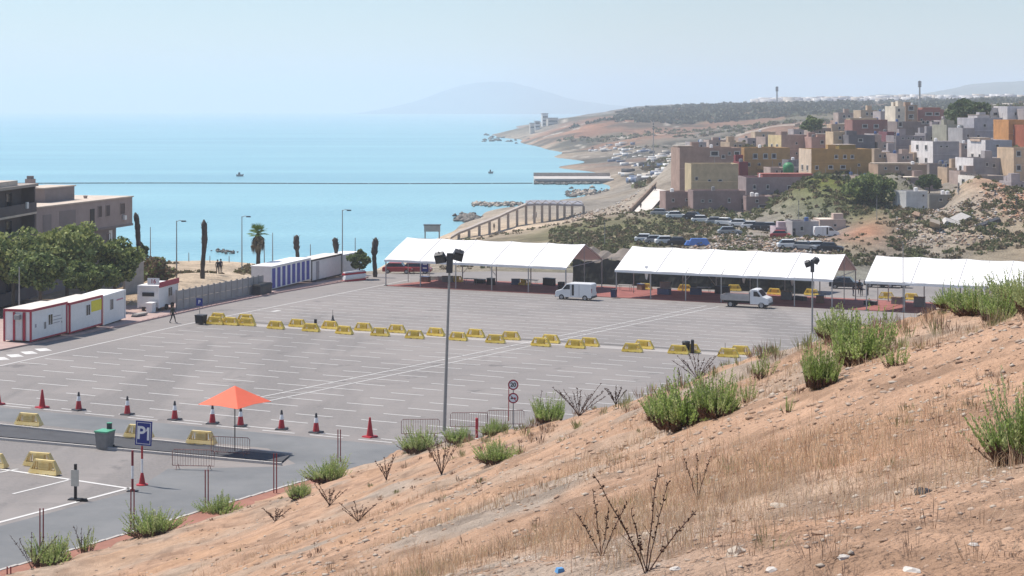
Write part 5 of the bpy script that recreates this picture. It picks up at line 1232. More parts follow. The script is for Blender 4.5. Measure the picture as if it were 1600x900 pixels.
tag(link('dry_grass', npmesh('dry_grass', V, Fg, STRAW, mi=np.tile(rng.choice(3, n, p=[.45, .35, .20]), 3))), 'dry straw coloured grass standing over the slope', 'grass', kind='stuff')
def rocks_mesh(name, pos, size, mats_, seed, flat=.6):
    rng = np.random.default_rng(seed); n = len(pos)
    base = np.array([(1, 0, 0), (-1, 0, 0), (0, 1, 0), (0, -1, 0), (0, 0, 1), (0, 0, -1), (.65, .65, .35), (-.6, -.65, .4)], float)
    fc = np.array([(6, 4, 0), (6, 2, 4), (6, 0, 2), (2, 1, 4), (7, 4, 1), (7, 3, 4), (7, 1, 3), (3, 0, 4), (2, 0, 5), (1, 2, 5), (3, 1, 5), (0, 3, 5)])
    V = base[None] * rng.uniform(.55, 1.25, (n, 8, 3)) * np.array([1.2, 1, flat]); a = rng.uniform(0, 6.28, n); c, s = np.cos(a)[:, None], np.sin(a)[:, None]
    X = V[..., 0] * c - V[..., 1] * s; Y = V[..., 0] * s + V[..., 1] * c; V = np.stack([X, Y, V[..., 2]], -1) * np.asarray(size).reshape(-1, 1, 1) + np.asarray(pos)[:, None]
    Fq = (fc[None] + (np.arange(n) * 8)[:, None, None]).reshape(-1, 3)
    return npmesh(name, V.reshape(-1, 3), Fq, mats_, mi=np.repeat(rng.integers(0, len(mats_), n), len(fc)))
STN = [mat('pale_stone', (.44, .37, .30), .95, .15, 6), mat('brown_stone', (.34, .225, .155), .95, .2, 6), mat('grey_stone', (.39, .30, .235), .95, .2, 6), mat('tan_stone', (.40, .27, .19), .95, .2, 6)]
x, y, rng = hill_samples(42000, 301, 6, 90); z0 = hill(x, y); mk = vn(x, y, 2.6, 61) + vn(x, y, .9, 62) * .6 > rng.uniform(-.5, .35, len(x)); x, y, z0 = x[mk], y[mk], z0[mk]
sz = rng.uniform(.25, 1, len(x)) ** 4 * .040 * np.clip(y / 14, .55, 2.2) + .005
tag(link('gravel', rocks_mesh('gravel', np.stack([x, y, z0], -1), sz, STN, 302)), 'small stones and clods strewn over the slope', 'gravel', kind='stuff')
# dry weeds: low brown and olive tufts along the brow and over the slope
def weeds(name, label, n, seed, mats_, h0, h1, fn):
    rng = np.random.default_rng(seed); x, y = fn(rng, n); z = hill(x, y); per = 26; n = len(x)
    a = rng.uniform(0, 6.28, (n, per)); tl = rng.uniform(.05, .8, (n, per)); L = (rng.uniform(h0, h1, n)[:, None] * rng.uniform(.4, 1, (n, per)))
    b0 = np.stack([np.repeat(x[:, None], per, 1) + np.cos(a) * .08, np.repeat(y[:, None], per, 1) + np.sin(a) * .08, np.repeat(z[:, None], per, 1) - .02], -1)
    d = np.stack([np.cos(a) * np.sin(tl), np.sin(a) * np.sin(tl), np.cos(tl)], -1); t = b0 + d * L[..., None]
    wd = np.maximum(.0016, y * .00018)[:, None, None] * rng.uniform(.6, 1.6, (n, per, 1)); s = np.stack([-np.sin(a), np.cos(a), np.zeros_like(a)], -1) * wd
    m_ = b0 + d * L[..., None] * .6
    V = np.stack([b0, m_ - s, t, m_ + s], 2).reshape(-1, 3)
    tag(link(name, npmesh(name, V, np.arange(len(V)).reshape(-1, 4), mats_, mi=np.repeat(rng.integers(0, len(mats_), n), per))), label, 'weeds', kind='stuff')
def brow_pts(rng, n):
    i = rng.uniform(7.0, 15.5, n); px = np.interp(i, range(len(BROW)), [q[0] for q in BROW]); dd = np.interp(i, range(len(BROW)), [q[2] for q in BROW]) * (1 - rng.uniform(0, 1, n) ** 2 * .25); u = (px - 800) / F; return u * dd, dd
def slope_pts(rng, n):
    u = rng.uniform(-.34, .34, n); d = np.exp(rng.uniform(math.log(8), math.log(80), n)); x, y = u * d, d; k = vn(x, y, 4, 81) + vn(x, y, 1.5, 82) * .5 > .06; return x[k], y[k]
WEED = [mat('weed_brown', (.27, .18, .13), .95, .25, 5), mat('weed_dark', (.20, .14, .11), .95, .25, 5), leafmat('weed_olive', (.20, .20, .08), (.27, .26, .12), 3, .3), mat('weed_straw', (.40, .29, .20), .95, .2, 5)]
weeds('dry_weeds', 'brown dry weeds fringing the brow of the slope', 210, 310, [WEED[0], WEED[3], WEED[0], WEED[2], WEED[2]], .15, .55, brow_pts)
weeds('dry_weeds', 'scattered low straw and brown weeds on the slope', 900, 311, [WEED[3], WEED[0], WEED[3], WEED[2]], .06, .22, slope_pts)
# single stones and litter one can point at
WL = mat('white_litter', (.54, .49, .44), .7, .1, 5); 
for i, (a, b_, sp, m_, lab) in enumerate([(1218,792,26,STN[0],'flat pale stone left of the dark lump'),(1318,872,20,WL,'small white stone at the lower right'),(1205,893,26,WL,'white stone at the bottom edge'),(1425,893,30,WL,'bright white stone at the bottom edge right of centre'),(1444,772,36,DARK,'dark jagged lump on the grey bare patch'),(1412,748,18,STN[1],'dark flat stone above the dark lump'),(1388,737,18,STN[2],'grey slab stone on the bare patch'),(1012,836,18,STN[0],'pale stone beside the tall dark stalks'),(1522,852,16,WL,'pinkish white scrap on the lower right slope'),(1280,835,22,STN[1],'brown clod on the lower slope'),(1150,865,40,STN[0],'broad pale slab right of the tall dark stalks'),(1330,560,46,STN[2],'grey slab under the tall dense bush'),(1545,478,30,WL,'white flat stone at the foot of the thicket'),(1055,890,16,WL,'white scrap right of the largest dead plant')]):
    p = H(a, b_); s = sp * p.y / F * .5
    rng_ = random.Random(i); bm = bmesh.new(); bmesh.ops.create_icosphere(bm, subdivisions=2, radius=1)
    for v in bm.verts: v.co *= rng_.uniform(.78, 1.18); v.co.z *= .5; 
    me = bpy.data.meshes.new('stone'); bm.to_mesh(me); bm.free(); me.materials.append(m_)
    o = link('stone', me, None, p, rng_.uniform(0, 3)); o.scale = (s * 1.15, s * .8, s * .9); tag(o, lab, 'stone')
p = H(875, 895); o = MB().frustum(-.03, .03, -.025, .025, 0, .03, .01, .006, mat('blue_plastic_scrap', (.12, .30, .55), .5, .1, 4)).build('litter', None, p, .4); tag(o, 'scrap of blue plastic at the bottom edge', 'litter')
# ---------------------------------------------------------------- the houses on the hillside
WFRAME = mat('window_frame', (.52, .50, .47), .6, .1, 4); WPANE = mat('window_pane', (.03, .03, .035), .25, 0)
_wf = MB()
for q in ((-.5, -.38, -.5, .5), (.38, .5, -.5, .5), (-.38, .38, .38, .5), (-.38, .38, -.5, -.38)): _wf.box(q[0], q[1], -.10, -.005, q[2], q[3], WFRAME)
WME = _wf.mesh('window'); WPME = MB().box(-.38, .38, -.03, -.006, -.38, .38, WPANE).mesh('pane'); SILL = MB().box(-.6, .6, -.2, -.005, -.62, -.52, WFRAME).mesh('sill')
_hm = {}
def wallmat(c):
    if c not in _hm: _hm[c] = mat('render_%d' % len(_hm), (c[0] * 1.08, c[1], c[2] * .93), .9, .22, .55, detail=8)
    return _hm[c]
SHADEDW = (.30, .30, .33); ROOFC = (.40, .36, .32)  # first colour: shaded front of a white house, shade put into the grey
def house(x0, x1, yt, yb, d, col, label, wins=(), depth=8.0, rz=.12, roof=None, side=None, upper=(), doors=(), sink=4.0, parapet=.45, tank=False, wcol=None):
    """x0..x1, yt..yb: picture extent of the camera side; everything is then built in metres at distance d"""
    s = d / F; p = Vector(((x0 - 800) * s, d, CZ - (yb - HY) * s)); Wd = (x1 - x0) * s / math.cos(rz); Hh = (yb - yt) * s
    r = empty('house', p, rz, label, 'house', 'houses on the hillside'); wm = wallmat(col); rm = wallmat(roof or ROOFC)
    MB().box(0, Wd, 0, depth, -sink, Hh - parapet, wm).build('wall', r)
    ro = MB().box(.2, Wd - .2, .2, depth - .2, Hh - parapet + .001, Hh - parapet + .12, rm).build('roof', r)
    pw = MB()
    for q in ((0, Wd, -.02, .2), (0, Wd, depth - .2, depth + .02), (-.02, .2, .201, depth - .201), (Wd - .2, Wd + .02, .201, depth - .201)): pw.box(q[0], q[1], q[2], q[3], Hh - parapet + .002, Hh, wm)
    pw.build('parapet', ro)
    if side:  # left wall in a lighter colour: sunlight on the same paint, coloured in
        MB().box(-.05, -.021, .0, depth, -sink, Hh - .02, wallmat(side)).build('sunlit_side_wall', r)
    for (wx, wy, ww, wh) in wins:
        o = link('window', WME, r, ((wx - x0) * s, 0, (yb - wy) * s)); o.scale = (ww * s, 1, wh * s)
        link('pane', WPME, o); link('sill', SILL, o)
    if side:
        for k in range(max(1, int(Hh / 3))):
            for yy in (depth * .3, depth * .7):
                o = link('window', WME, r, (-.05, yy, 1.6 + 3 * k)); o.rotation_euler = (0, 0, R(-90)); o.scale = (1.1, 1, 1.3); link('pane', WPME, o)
    for (dx, dw, dh) in doors:
        o = MB().box((dx - x0) * s, (dx - x0 + dw) * s, -.04, -.002, 0, dh * s, WPANE).build('door', r); MB().box((dx - x0) * s + .1, (dx - x0) * s + .2, -.09, -.041, 1.0, 1.2, WFRAME).build('handle', o)
    for (ux0, ux1, uh, uc) in upper:
        o = MB().box((ux0 - x0) * s, (ux1 - x0) * s, depth * .25, depth * .8, Hh - parapet + .125, Hh + uh * s, wallmat(uc)).build('roof_room', r); MB().box((ux0 - x0) * s - .1, (ux1 - x0) * s + .1, depth * .25 - .1, depth * .8 + .1, Hh + uh * s, Hh + uh * s + .12, rm).build('roof_slab', o)
    rq = random.Random(int(x0 * 7 + yt)); lvl = [1.7 + 3.0 * k for k in range(int(max(0, Hh - 2.2) // 3.0) + 1)] if Hh > 3.2 else []
    for zz in lvl:
        for xx in np.arange(1.2, Wd - 1.0, 2.7):
            if rq.random() < .45 and all(abs((wx - x0) * s - xx) > 1.6 or abs((yb - wy) * s - zz) > 1.6 for wx, wy, _, _ in wins):
                o = link('window', WME, r, (xx, 0, zz)); q_ = rq.uniform(.6, 1.0); o.scale = (q_, 1, q_ * 1.15); link('pane', WPME, o)
                if rq.random() < .25:
                    bo = MB().box(xx - .9, xx + .9, -.85, -.01, zz - 1.15, zz - 1.0, wm).build('balcony', r); MB().box(xx - .9, xx + .9, -.85, -.78, zz - 1.0, zz - .25, wm).build('railing', bo)
    if Hh > 5.5: MB().box(-.06, Wd + .06, -.09, -.011, Hh * .5 - .1, Hh * .5 + .1, wallmat(tuple(min(.8, q * 1.25) for q in col))).build('floor_band', r)
    for k in range(rq.randint(1, 3)):
        xx = rq.uniform(.8, max(.9, Wd - .8)); yy = rq.uniform(1, depth - 1); t3 = rq.random()
        if t3 < .4: MB().lathe([(.42, Hh - parapet + .12), (.42, Hh + .55), (.15, Hh + .65)], rq.choice([WHITE, CARU, GREYP]), 8, (xx, yy)).build('water_tank', r)
        elif t3 < .7: MB().box(xx - .9, xx + .9, yy - .8, yy + .8, Hh - parapet + .121, Hh + rq.uniform(.8, 1.9), wm).build('roof_room', r)
        else: MB().tube([(xx, yy, Hh - parapet), (xx, yy, Hh + 1.6)], .04, STEEL, 4).build('aerial', r)
    if tank: 
        o = MB().lathe([(.5, Hh - parapet + .12), (.5, Hh + .9), (.2, Hh + 1.0)], WHITE, 10, (Wd * .7, depth * .5)).build('water_tank', r)
    return r
H_ = house
H_(1062,1160,231,296,405,(.30,.22,.19),'large tan brown house with a row of dark windows at its right top',[(1118,240,14,8),(1132,245,6,6),(1142,240,5,5),(1154,241,9,9),(1082,266,10,7)],9,.14,upper=[(1062,1087,2,(.24,.19,.17))])
H_(1080,1155,256,312,372,(.42,.36,.24),'beige house with a blank yellowish wall and two small vents',[(1109,282,5,3),(1126,282,7,3)],7,.10)
H_(1155,1169,253,302,378,(.20,.05,.06),'narrow dark red house front between the beige and the grey houses',[(1160,292,5,6)],6,.1)
H_(1040,1082,300,326,352,(.27,.20,.19),'low brown house at the foot of the white ramp',[(1052,313,4,5),(1075,312,7,4)],6,.12)
H_(1083,1166,298,327,346,(.25,.19,.19),'long low brown house below the beige wall',[(1140,313,4,7),(1110,314,5,4),(1098,314,5,4)],6,.08,doors=[(1160,8,16)])
H_(1163,1237,231,268,412,(.40,.26,.12),'orange house with pale curtained windows in a row',[(1181,244,8,8),(1198,244,8,8),(1212,244,8,8)],10,.22)
H_(1166,1282,277,306,358,(.25,.21,.22),'wide mauve grey house with a red terrace roof',[(1179,292,5,7),(1200,292,5,7),(1247,292,6,5)],9,.06,roof=(.30,.12,.10),upper=[(1195,1275,4,(.28,.13,.12))])
H_(1166,1206,307,328,343,(.26,.20,.20),'small brown house under the mauve grey one',[(1183,314,5,5),(1192,322,14,4)],6,.06)
H_(1206,1284,306,322,350,(.22,.17,.15),'low dark wall house right of the small brown one',[(1232,312,14,4)],5,.04)
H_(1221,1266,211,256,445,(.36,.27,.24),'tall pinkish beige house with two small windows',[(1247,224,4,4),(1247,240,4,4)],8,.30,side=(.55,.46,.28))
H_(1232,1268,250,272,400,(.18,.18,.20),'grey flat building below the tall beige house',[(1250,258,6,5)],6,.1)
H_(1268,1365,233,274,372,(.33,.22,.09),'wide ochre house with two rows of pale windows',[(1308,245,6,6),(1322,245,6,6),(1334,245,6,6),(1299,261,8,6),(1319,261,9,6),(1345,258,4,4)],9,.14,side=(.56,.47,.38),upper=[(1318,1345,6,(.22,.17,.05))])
H_(1276,1347,274,290,366,(.19,.19,.21),'grey ground floor building under the ochre house',[(1292,281,6,6),(1322,282,8,6)],6,.1,parapet=.2)
H_(1268,1302,214,232,440,(.36,.24,.22),'pinkish house behind the ochre house',[(1285,222,6,6)],7,.1,upper=[(1280,1300,4,(.40,.26,.22))])
H_(1302,1326,206,228,430,(.50,.40,.28),'small pale yellow house behind the ochre house',[(1313,215,5,5)],7,.1)
H_(1326,1368,211,229,425,(.14,.14,.16),'dark slate grey flat building right of the pale yellow house',[(1345,219,8,5)],7,.1)
H_(1332,1388,187,212,500,(.26,.14,.13),'red brown house with a yellowish roof line',[(1352,197,9,6),(1370,197,8,6)],8,.1,upper=[(1332,1375,2,(.44,.38,.26))])
H_(1386,1400,206,236,440,(.17,.07,.09),'narrow maroon house next to a thin white mast',[(1391,216,4,6)],7,.1)
H_(1399,1415,166,192,520,(.62,.58,.50),'cream tower house at the top of the hillside',[(1405,172,4,5),(1405,182,4,5)],7,.25)
H_(1415,1434,164,192,528,(.34,.25,.19),'brown house with one dark top window beside the cream tower house',[(1424,169,9,7),(1424,182,9,7)],7,.1)
H_(1434,1476,171,196,535,(.30,.15,.14),'red house with a low pitched roof on the hilltop',[(1452,178,12,5),(1465,178,8,5)],8,.1,upper=[(1445,1474,3,(.30,.14,.12))])
H_(1402,1470,190,216,470,(.22,.19,.19),'grey brown house with three dark openings in a row',[(1444,191,5,5),(1451,191,5,5),(1459,191,5,5),(1407,194,6,8)],8,.12)
H_(1400,1446,212,246,430,(.24,.23,.26),'mauve grey house left of the sunlit sided one',[(1411,216,4,3),(1420,216,4,3),(1428,216,4,3),(1427,226,6,16)],8,.1)
H_(1446,1468,208,230,440,(.26,.26,.29),'blue grey house behind the sunlit sided one',[(1456,216,5,5)],8,.1)
H_(1458,1502,221,262,385,SHADEDW,'house with its front coloured shaded grey and its left side sunlit white',[(1472,229,5,3),(1482,229,5,3)],10,.28,side=(.70,.70,.72))
H_(1452,1496,256,276,378,(.24,.22,.22),'dark grey basement house under the sunlit sided one',[(1482,258,5,6),(1470,262,5,5)],6,.1)
H_(1479,1506,195,222,430,(.30,.31,.27),'greenish grey cube house',[(1490,206,4,4)],8,.22)
H_(1504,1524,200,228,420,(.32,.33,.36),'pale blue grey house right of the greenish cube',[(1513,212,4,5)],8,.2)
H_(1522,1570,184,224,425,(.36,.37,.42),'light bluish house block near the hilltop',[(1540,196,5,5),(1556,196,5,5)],9,.22,upper=[(1535,1556,4,(.42,.43,.47))])
H_(1540,1584,219,256,384,(.29,.31,.37),'bluish house with a balcony corner coloured sunlit white',[(1560,228,6,5)],9,.20,side=(.64,.65,.68),upper=[(1538,1556,3,(.50,.40,.33))])
H_(1521,1581,247,276,355,(.29,.29,.32),'grey house with two small windows and a left end coloured sunlit white',[(1544,257,5,6),(1556,259,6,6)],8,.22,side=(.62,.63,.66))
H_(1526,1577,275,298,338,(.30,.27,.25),'grey brown single storey house with a left end coloured sunlit white',[(1550,284,5,5)],7,.28,side=(.66,.65,.63))
H_(1576,1602,187,230,405,(.46,.24,.10),'bright orange house at the right edge',[(1587,206,6,8)],8,.18)
H_(1600,1640,195,235,400,(.30,.10,.06),'dark orange house cut by the right picture edge',[(1612,206,6,8)],8,.18)
H_(1584,1640,231,285,350,(.48,.38,.28),'beige house with open balconies at the right edge',[(1592,240,8,9),(1592,262,8,10)],8,.15)
H_(1547,1576,168,190,470,(.62,.62,.64),'white house on the hilltop right of the dark tree',[(1556,178,8,5)],8,.2)
H_(1574,1604,166,190,465,(.56,.57,.62),'white house with a dark opening at the right of the hilltop',[(1588,178,4,6)],8,.2)
H_(1372,1450,257,276,362,(.34,.26,.20),'low beige house with a ragged flat roof',[(1402,263,5,5),(1422,263,6,5),(1384,263,4,4)],7,.08,parapet=.2,upper=[(1372,1440,1,(.46,.40,.28))])
H_(1412,1466,277,292,350,(.28,.22,.21),'low shed under a crooked white sheet roof',[(1440,284,6,5)],5,.06,roof=(.62,.58,.50),parapet=.1)
H_(1416,1452,299,330,312,(.50,.53,.56),'small plain white cube house in the gully',[(1446,306,4,4)],5,.3)
H_(1452,1496,304,322,318,(.24,.25,.24),'low grey garage right of the small white cube house',[(1470,312,6,5)],5,.06)
H_(1238,1280,346,371,294,(.33,.33,.35),'small grey house with a dark door behind the middle marquee',[(1253,357,6,8)],5,.08,doors=[(1239,4,14)])
H_(1212,1236,355,371,298,(.46,.40,.45),'tiny pinkish white hut left of the small grey house',[(1220,362,5,5)],4,.1)
H_(1281,1322,343,360,300,(.48,.40,.36),'low pale shed with a flat white roof right of the small grey house',[(1305,352,5,4)],5,.06,roof=(.62,.56,.50),parapet=.1)
# smaller houses filling the rows behind and between
FILLPOS = ['behind the large tan brown house on its left', 'behind the middle of the large tan brown house', 'behind the right end of the large tan brown house', 'behind the left end of the orange house', 'behind the right end of the orange house', 'farthest up behind the orange house', 'on the slope above the tall pinkish beige house', 'above the pinkish house behind the ochre house', 'above the small pale yellow house', 'between the slate grey building and the maroon house', 'right below the slate grey building', 'right of the ochre house at mid height', 'below the narrow maroon house', 'below the left part of the mauve grey house', 'below the right part of the mauve grey house', 'below the dark hilltop tree on its left', 'under the dark hilltop tree', 'above the blue grey house at its left', 'above the blue grey house at its right', 'between the sunlit sided house and the balcony corner house', 'below the pale blue grey house', 'below the bright orange house', 'left of the bright orange house top', 'under the white house at the hilltop right', 'cut by the right edge of the hilltop', 'far above the red brown house on its left', 'far above the red brown house', 'left of the cream tower house', 'below the dark grey basement house on its right', 'right of the low beige house', 'left of the open balcony house foot', 'under the ochre house right end', 'in the scrub under the ochre house', 'left of the ochre house foot', 'above the red terrace roof']
FC = [((.33,.31,.33),'grey'),((.60,.58,.56),'white'),((.42,.34,.26),'beige'),((.34,.22,.18),'brown'),((.50,.44,.36),'cream'),((.36,.30,.28),'mauve grey'),((.27,.28,.32),'blue grey'),((.46,.32,.20),'tan')]
fill = [(1078,1104,222,234,470),(1108,1140,219,233,480),(1140,1165,222,234,470),(1168,1195,216,231,480),(1196,1222,214,232,470),(1180,1212,206,218,540),(1240,1268,202,214,540),(1270,1300,200,214,520),(1300,1330,194,207,520),(1366,1386,209,226,460),(1372,1400,222,240,425),(1366,1392,238,256,395),(1390,1402,236,254,400),(1402,1428,240,256,390),(1428,1450,238,256,392),(1470,1486,188,204,480),(1486,1508,182,196,500),(1446,1462,198,212,470),(1462,1480,200,214,460),(1502,1522,224,246,405),(1502,1518,206,222,440),(1570,1590,216,238,415),(1556,1576,196,214,440),(1582,1602,176,192,470),(1600,1630,170,196,460),(1310,1334,176,188,600),(1345,1372,172,186,620),(1376,1398,174,188,600),(1500,1526,268,284,352),(1480,1502,262,280,362),(1580,1604,284,300,330),(1340,1366,276,290,360),(1290,1318,288,300,350),(1236,1262,262,274,392),(1204,1230,262,274,385)]
for i, (x0, x1, yt, yb, dd) in enumerate(fill):
    cc, nm = FC[(i * 5 + i // 3) % 8]
    house(x0, x1, yt, yb, dd, cc, 'small %s flat roofed house %s' % (nm, FILLPOS[i]), [((x0 + x1) / 2 - 3, yt + 6, 4, 5), ((x0 + x1) / 2 + 5, yt + 6, 4, 5)], 6.5, random.uniform(.05, .28))
# walls
r = empty('boundary_wall', P(1496, 316, 316), R(8), 'beige block wall climbing beside the dirt track', 'wall')
for i in range(8): MB().box(i * .95, i * .95 + .93, 0, .3, -1 + i * .08, 2.6 + i * .10, CONC if i % 2 else ROCKM).build('wall_bay', r)
# white ramp wall
tag(MB().add([tuple(P(988, 333, 372)), tuple(P(1012, 334, 366)), tuple(P(1052, 288, 432)), tuple(P(1030, 287, 440))], [(0, 1, 2, 3)], mat('pale_ramp', (.60, .55, .50), .9, .1, .3)).build('ramp_road'), kind='structure')
r = empty('boundary_wall', P(986, 333, 375), 0, 'brown stone wall along the left of the white ramp', 'wall')
for i in range(9):
    a = P(986, 333, 375).lerp(P(1030, 287, 445), i / 9) - P(986, 333, 375); b_ = P(986, 333, 375).lerp(P(1030, 287, 445), (i + .97) / 9) - P(986, 333, 375)
    MB().add([a + Vector((x, 0, z)) for x, z in ((-.4, -3), (.0, -3), (.0, 1.1), (-.4, 1.1))] + [b_ + Vector((x, 0, z)) for x, z in ((-.4, -3), (.0, -3), (.0, 1.1), (-.4, 1.1))], [(0, 1, 2, 3), (7, 6, 5, 4), (0, 4, 5, 1), (1, 5, 6, 2), (2, 6, 7, 3), (3, 7, 4, 0)], mat('brown_wall', (.27, .20, .15), .9, .2, .5)).build('wall_bay', r)

# masts
def mast(px, pb, pt, d, label, rad=.25):
    p = P(px, pb, d); h = (pb - pt) / F * d; r = empty('antenna_mast', p, 0, label, 'mast'); MB().lathe([(rad, -5), (rad * .6, h)], STEEL, 6).build('shaft', r)
    for k in range(3): MB().box(-rad * 1.25, rad * 1.25, -rad * .8, rad * .8, h * (.75 + .08 * k), h * (.75 + .08 * k) + rad * 1.5, DGREY).build('antenna', r)
mast(1214, 166, 135, 1900, 'tall telecom mast on the skyline above the bare hills', 1.1); mast(1437, 166, 126, 1300, 'tall telecom mast on the skyline above the houses', .9); mast(1021, 240, 190, 900, 'tall thin lamp mast by the beach promenade', .3)
mast(1398, 250, 205, 400, 'thin white mast among the houses', .12); mast(945, 395, 345, 290, 'thin pole in the green scrub between the marquees', .08); mast(1150, 360, 330, 320, 'thin pole on the parked car terrace', .08); mast(1248, 345, 312, 310, 'thin pole behind the small grey house', .08)
mast(1370, 325, 305, 300, 'thin lamp pole in the gully left of the white cube', .07); mast(1498, 322, 285, 312, 'dark telegraph pole beside the dirt track', .13); mast(1555, 332, 296, 302, 'dark telegraph pole on the red earth bank', .13); mast(1588, 345, 310, 294, 'dark telegraph pole at the right picture edge', .13)

# beach pergola on columns
r = empty('beach_pergola', P(800, 360, 400), 0, 'long concrete pergola ramp on columns along the beach', 'pergola'); o_ = P(800, 360, 400)
colm = mat('pergola_concrete', (.36, .31, .27), .9, .15, .5); deckm = mat('pergola_roof', (.27, .27, .30), .9, .15, .4)
cx = [(704,374,379),(717,366,374),(733,360,370),(749,353,367),(765,347,364),(780,341,360),(794,334,356),(808,328,352),(822,322,349),(835,321,347),(847,321,344),(859,321,342),(871,321,340),(882,322,337),(894,322,334),(912,322,330)]
tp = []
for i, (a, t_, b_) in enumerate(cx):
    d = 385 + (a - 704) * .32; q = P(a, b_, d) - o_; q2 = P(a, t_, d) - o_; tp.append(q2)
    if i: MB().box(q.x - .32, q.x + .32, q.y - .32, q.y + .32, q.z - 2.5, q2.z, colm).build('column', r)
for i in range(len(tp) - 1):
    a, b_ = tp[i], tp[i + 1]; w2 = 2.4 if i < 8 else 7.5
    MB().add([a + Vector((0, -.5, 0)), b_ + Vector((0, -.5, 0)), b_ + Vector((0, w2 * 2.0, .1)), a + Vector((0, w2 * 2.0, .1)), a + Vector((0, -.5, .5)), b_ + Vector((0, -.5, .5)), b_ + Vector((0, w2 * 2.0, .6)), a + Vector((0, w2 * 2.0, .6))], [(3, 2, 1, 0), (4, 5, 6, 7), (0, 1, 5, 4), (2, 3, 7, 6), (1, 2, 6, 5), (3, 0, 4, 7)], deckm if i >= 8 else colm).build('deck_slab', r)
    if i >= 8: MB().tube([a + Vector((0, -.4, .6)), a.lerp(b_, .5) + Vector((0, 3, 1.1)), b_ + Vector((0, -.4, .6))], .12, colm, 5).build('roof_rib', r)
# jetty
p = P(835, 287, 714); r = empty('jetty', p, 0, 'straight concrete jetty reaching into the sea', 'jetty')
MB().box(0, 34, 0, 30, -3, 2.1, mat('jetty_top', (.48, .44, .40), .9, .12, .2)).build('deck', r); MB().box(-.2, 34, -.4, -.01, -3, 1.3, mat('jetty_wall', (.17, .155, .14), .95, .3, .4)).build('sea_wall', r); MB().box(0, 34, 28.5, 29.5, 2.1, 3.6, colm).build('back_wall', r)
# floating boom, boats
boom = empty('floating_boom', (0, 714, 0), 0, 'long dark floating boom line across the bay', 'boom'); bmm = mat('boom_dark', (.05, .06, .07), .7, .1, 3)
xs = np.linspace(-218, 9, 14)
for i in range(13):
    a = xs[i]; b_ = xs[i + 1] - .2; MB().tube([(a, 3 * math.sin(a * .03), .1), (b_, 3 * math.sin(b_ * .03), .1)], .30, bmm, 6).build('float_section', boom)
for a, b_, w_, lab in [(375,275.5,12,'dark low boat beyond the floating boom on the left'),(767,271,8,'small boat on the sea left of the jetty')]:
    d = CZ * F / (b_ - HY); L = w_ * d / F; r = empty('boat', Vector(((a - 800) / F * d, d, 0)), .1, lab, 'boat')
    hb_ = MB(); hb_.add([(-L / 2, -1, .9), (L * .3, -1, .9), (L / 2, 0, 1.2), (L * .3, 1, .9), (-L / 2, 1, .9), (-L * .45, -.7, -.3), (L * .25, -.7, -.3), (L * .4, 0, -.3), (L * .25, .7, -.3), (-L * .45, .7, -.3)], [(0, 1, 2, 3, 4), (9, 8, 7, 6, 5), (0, 5, 6, 1), (1, 6, 7, 2), (2, 7, 8, 3), (3, 8, 9, 4), (4, 9, 5, 0)], GREYP); hb_.build('hull', r); MB().frustum(-L * .25, L * .05, -.6, .6, .9, 1.9, .2, .1, DGREY).build('wheelhouse', r)
# billboard-like building on the beach and sea rocks
r = empty('beach_hut', P(675, 362, 400), 0, 'grey square beach hut on stilts left of the pergola', 'hut'); MB().box(-1.9, 1.9, 0, 2, 0, 1.5, CONC).build('wall', r); MB().box(-2.1, 2.1, -.2, 2.2, 1.5, 1.65, DGREY).build('roof', r)
for x in (-1.7, 1.7):
    for y in (.3, 1.7): MB().box(x - .12, x + .12, y - .12, y + .12, -5, 0, colm).build('stilt', r)
def rockpile(name, label, n, fn, size, mats_, seed, flat=.75, cat='rocks'):
    rng = np.random.default_rng(seed); pos = np.array([fn(rng) for _ in range(n)]); tag(link(name, rocks_mesh(name, pos, size * rng.uniform(.4, 1.3, n), mats_, seed, flat)), label, cat, kind='stuff')
DR = [mat('dark_sea_rock', (.10, .095, .085), .95, .2, .6), mat('mid_sea_rock', (.19, .17, .15), .95, .2, .6)]
def seap(px, py): d = CZ * F / (py - HY); return np.array([(px - 800) / F * d, d, .2])
def scat(cx_, cy_, sx, sy): return lambda rng: seap(rng.normal(cx_, sx), rng.normal(cy_, sy))
rockpile('shore_rocks', 'dark rock cluster on the shore left of the pergola', 260, scat(732, 342, 8, 2.4), 1.0, DR, 401)
rockpile('shore_rocks', 'line of groyne rocks reaching out from the beach', 220, lambda rng: seap(rng.uniform(738, 815), rng.normal(320, 1.2)), .8, DR + [STN[0]], 402)
rockpile('shore_rocks', 'rocks along the foot of the jetty', 150, lambda rng: seap(rng.uniform(836, 935), rng.normal(287.5, .5)), 1.0, DR, 403)
rockpile('shore_rocks', 'rocky shore right of the pergola roof', 300, lambda rng: seap(rng.uniform(885, 990), rng.normal(303, 3)), 1.0, DR + [STN[0]], 404)
rockpile('shore_rocks', 'few dark rocks in shallow water behind the sandy field', 30, lambda rng: seap(rng.normal(352, 7), rng.normal(394, 1.6)), .45, DR, 405)
rockpile('shore_rocks', 'low rocks off the dark headland', 60, lambda rng: seap(rng.uniform(755, 860), rng.normal(212 + 10 * rng.uniform(), 1.5)), 3, DR, 406)
def onter(x0, x1, d0, d1):
    def f(rng):
        u = (rng.uniform(x0, x1) - 800) / F; d = rng.uniform(d0, d1); return np.array([u * d, d, float(terrain([u], [d])[0]) + .1])
    return f
RB = [mat('tan_rubble', (.33, .27, .21), .95, .2, 3), mat('white_rubble', (.46, .43, .40), .95, .15, 3), STN[2], mat('dirt_rubble', (.27, .21, .16), .95, .2, 3), STN[1]]
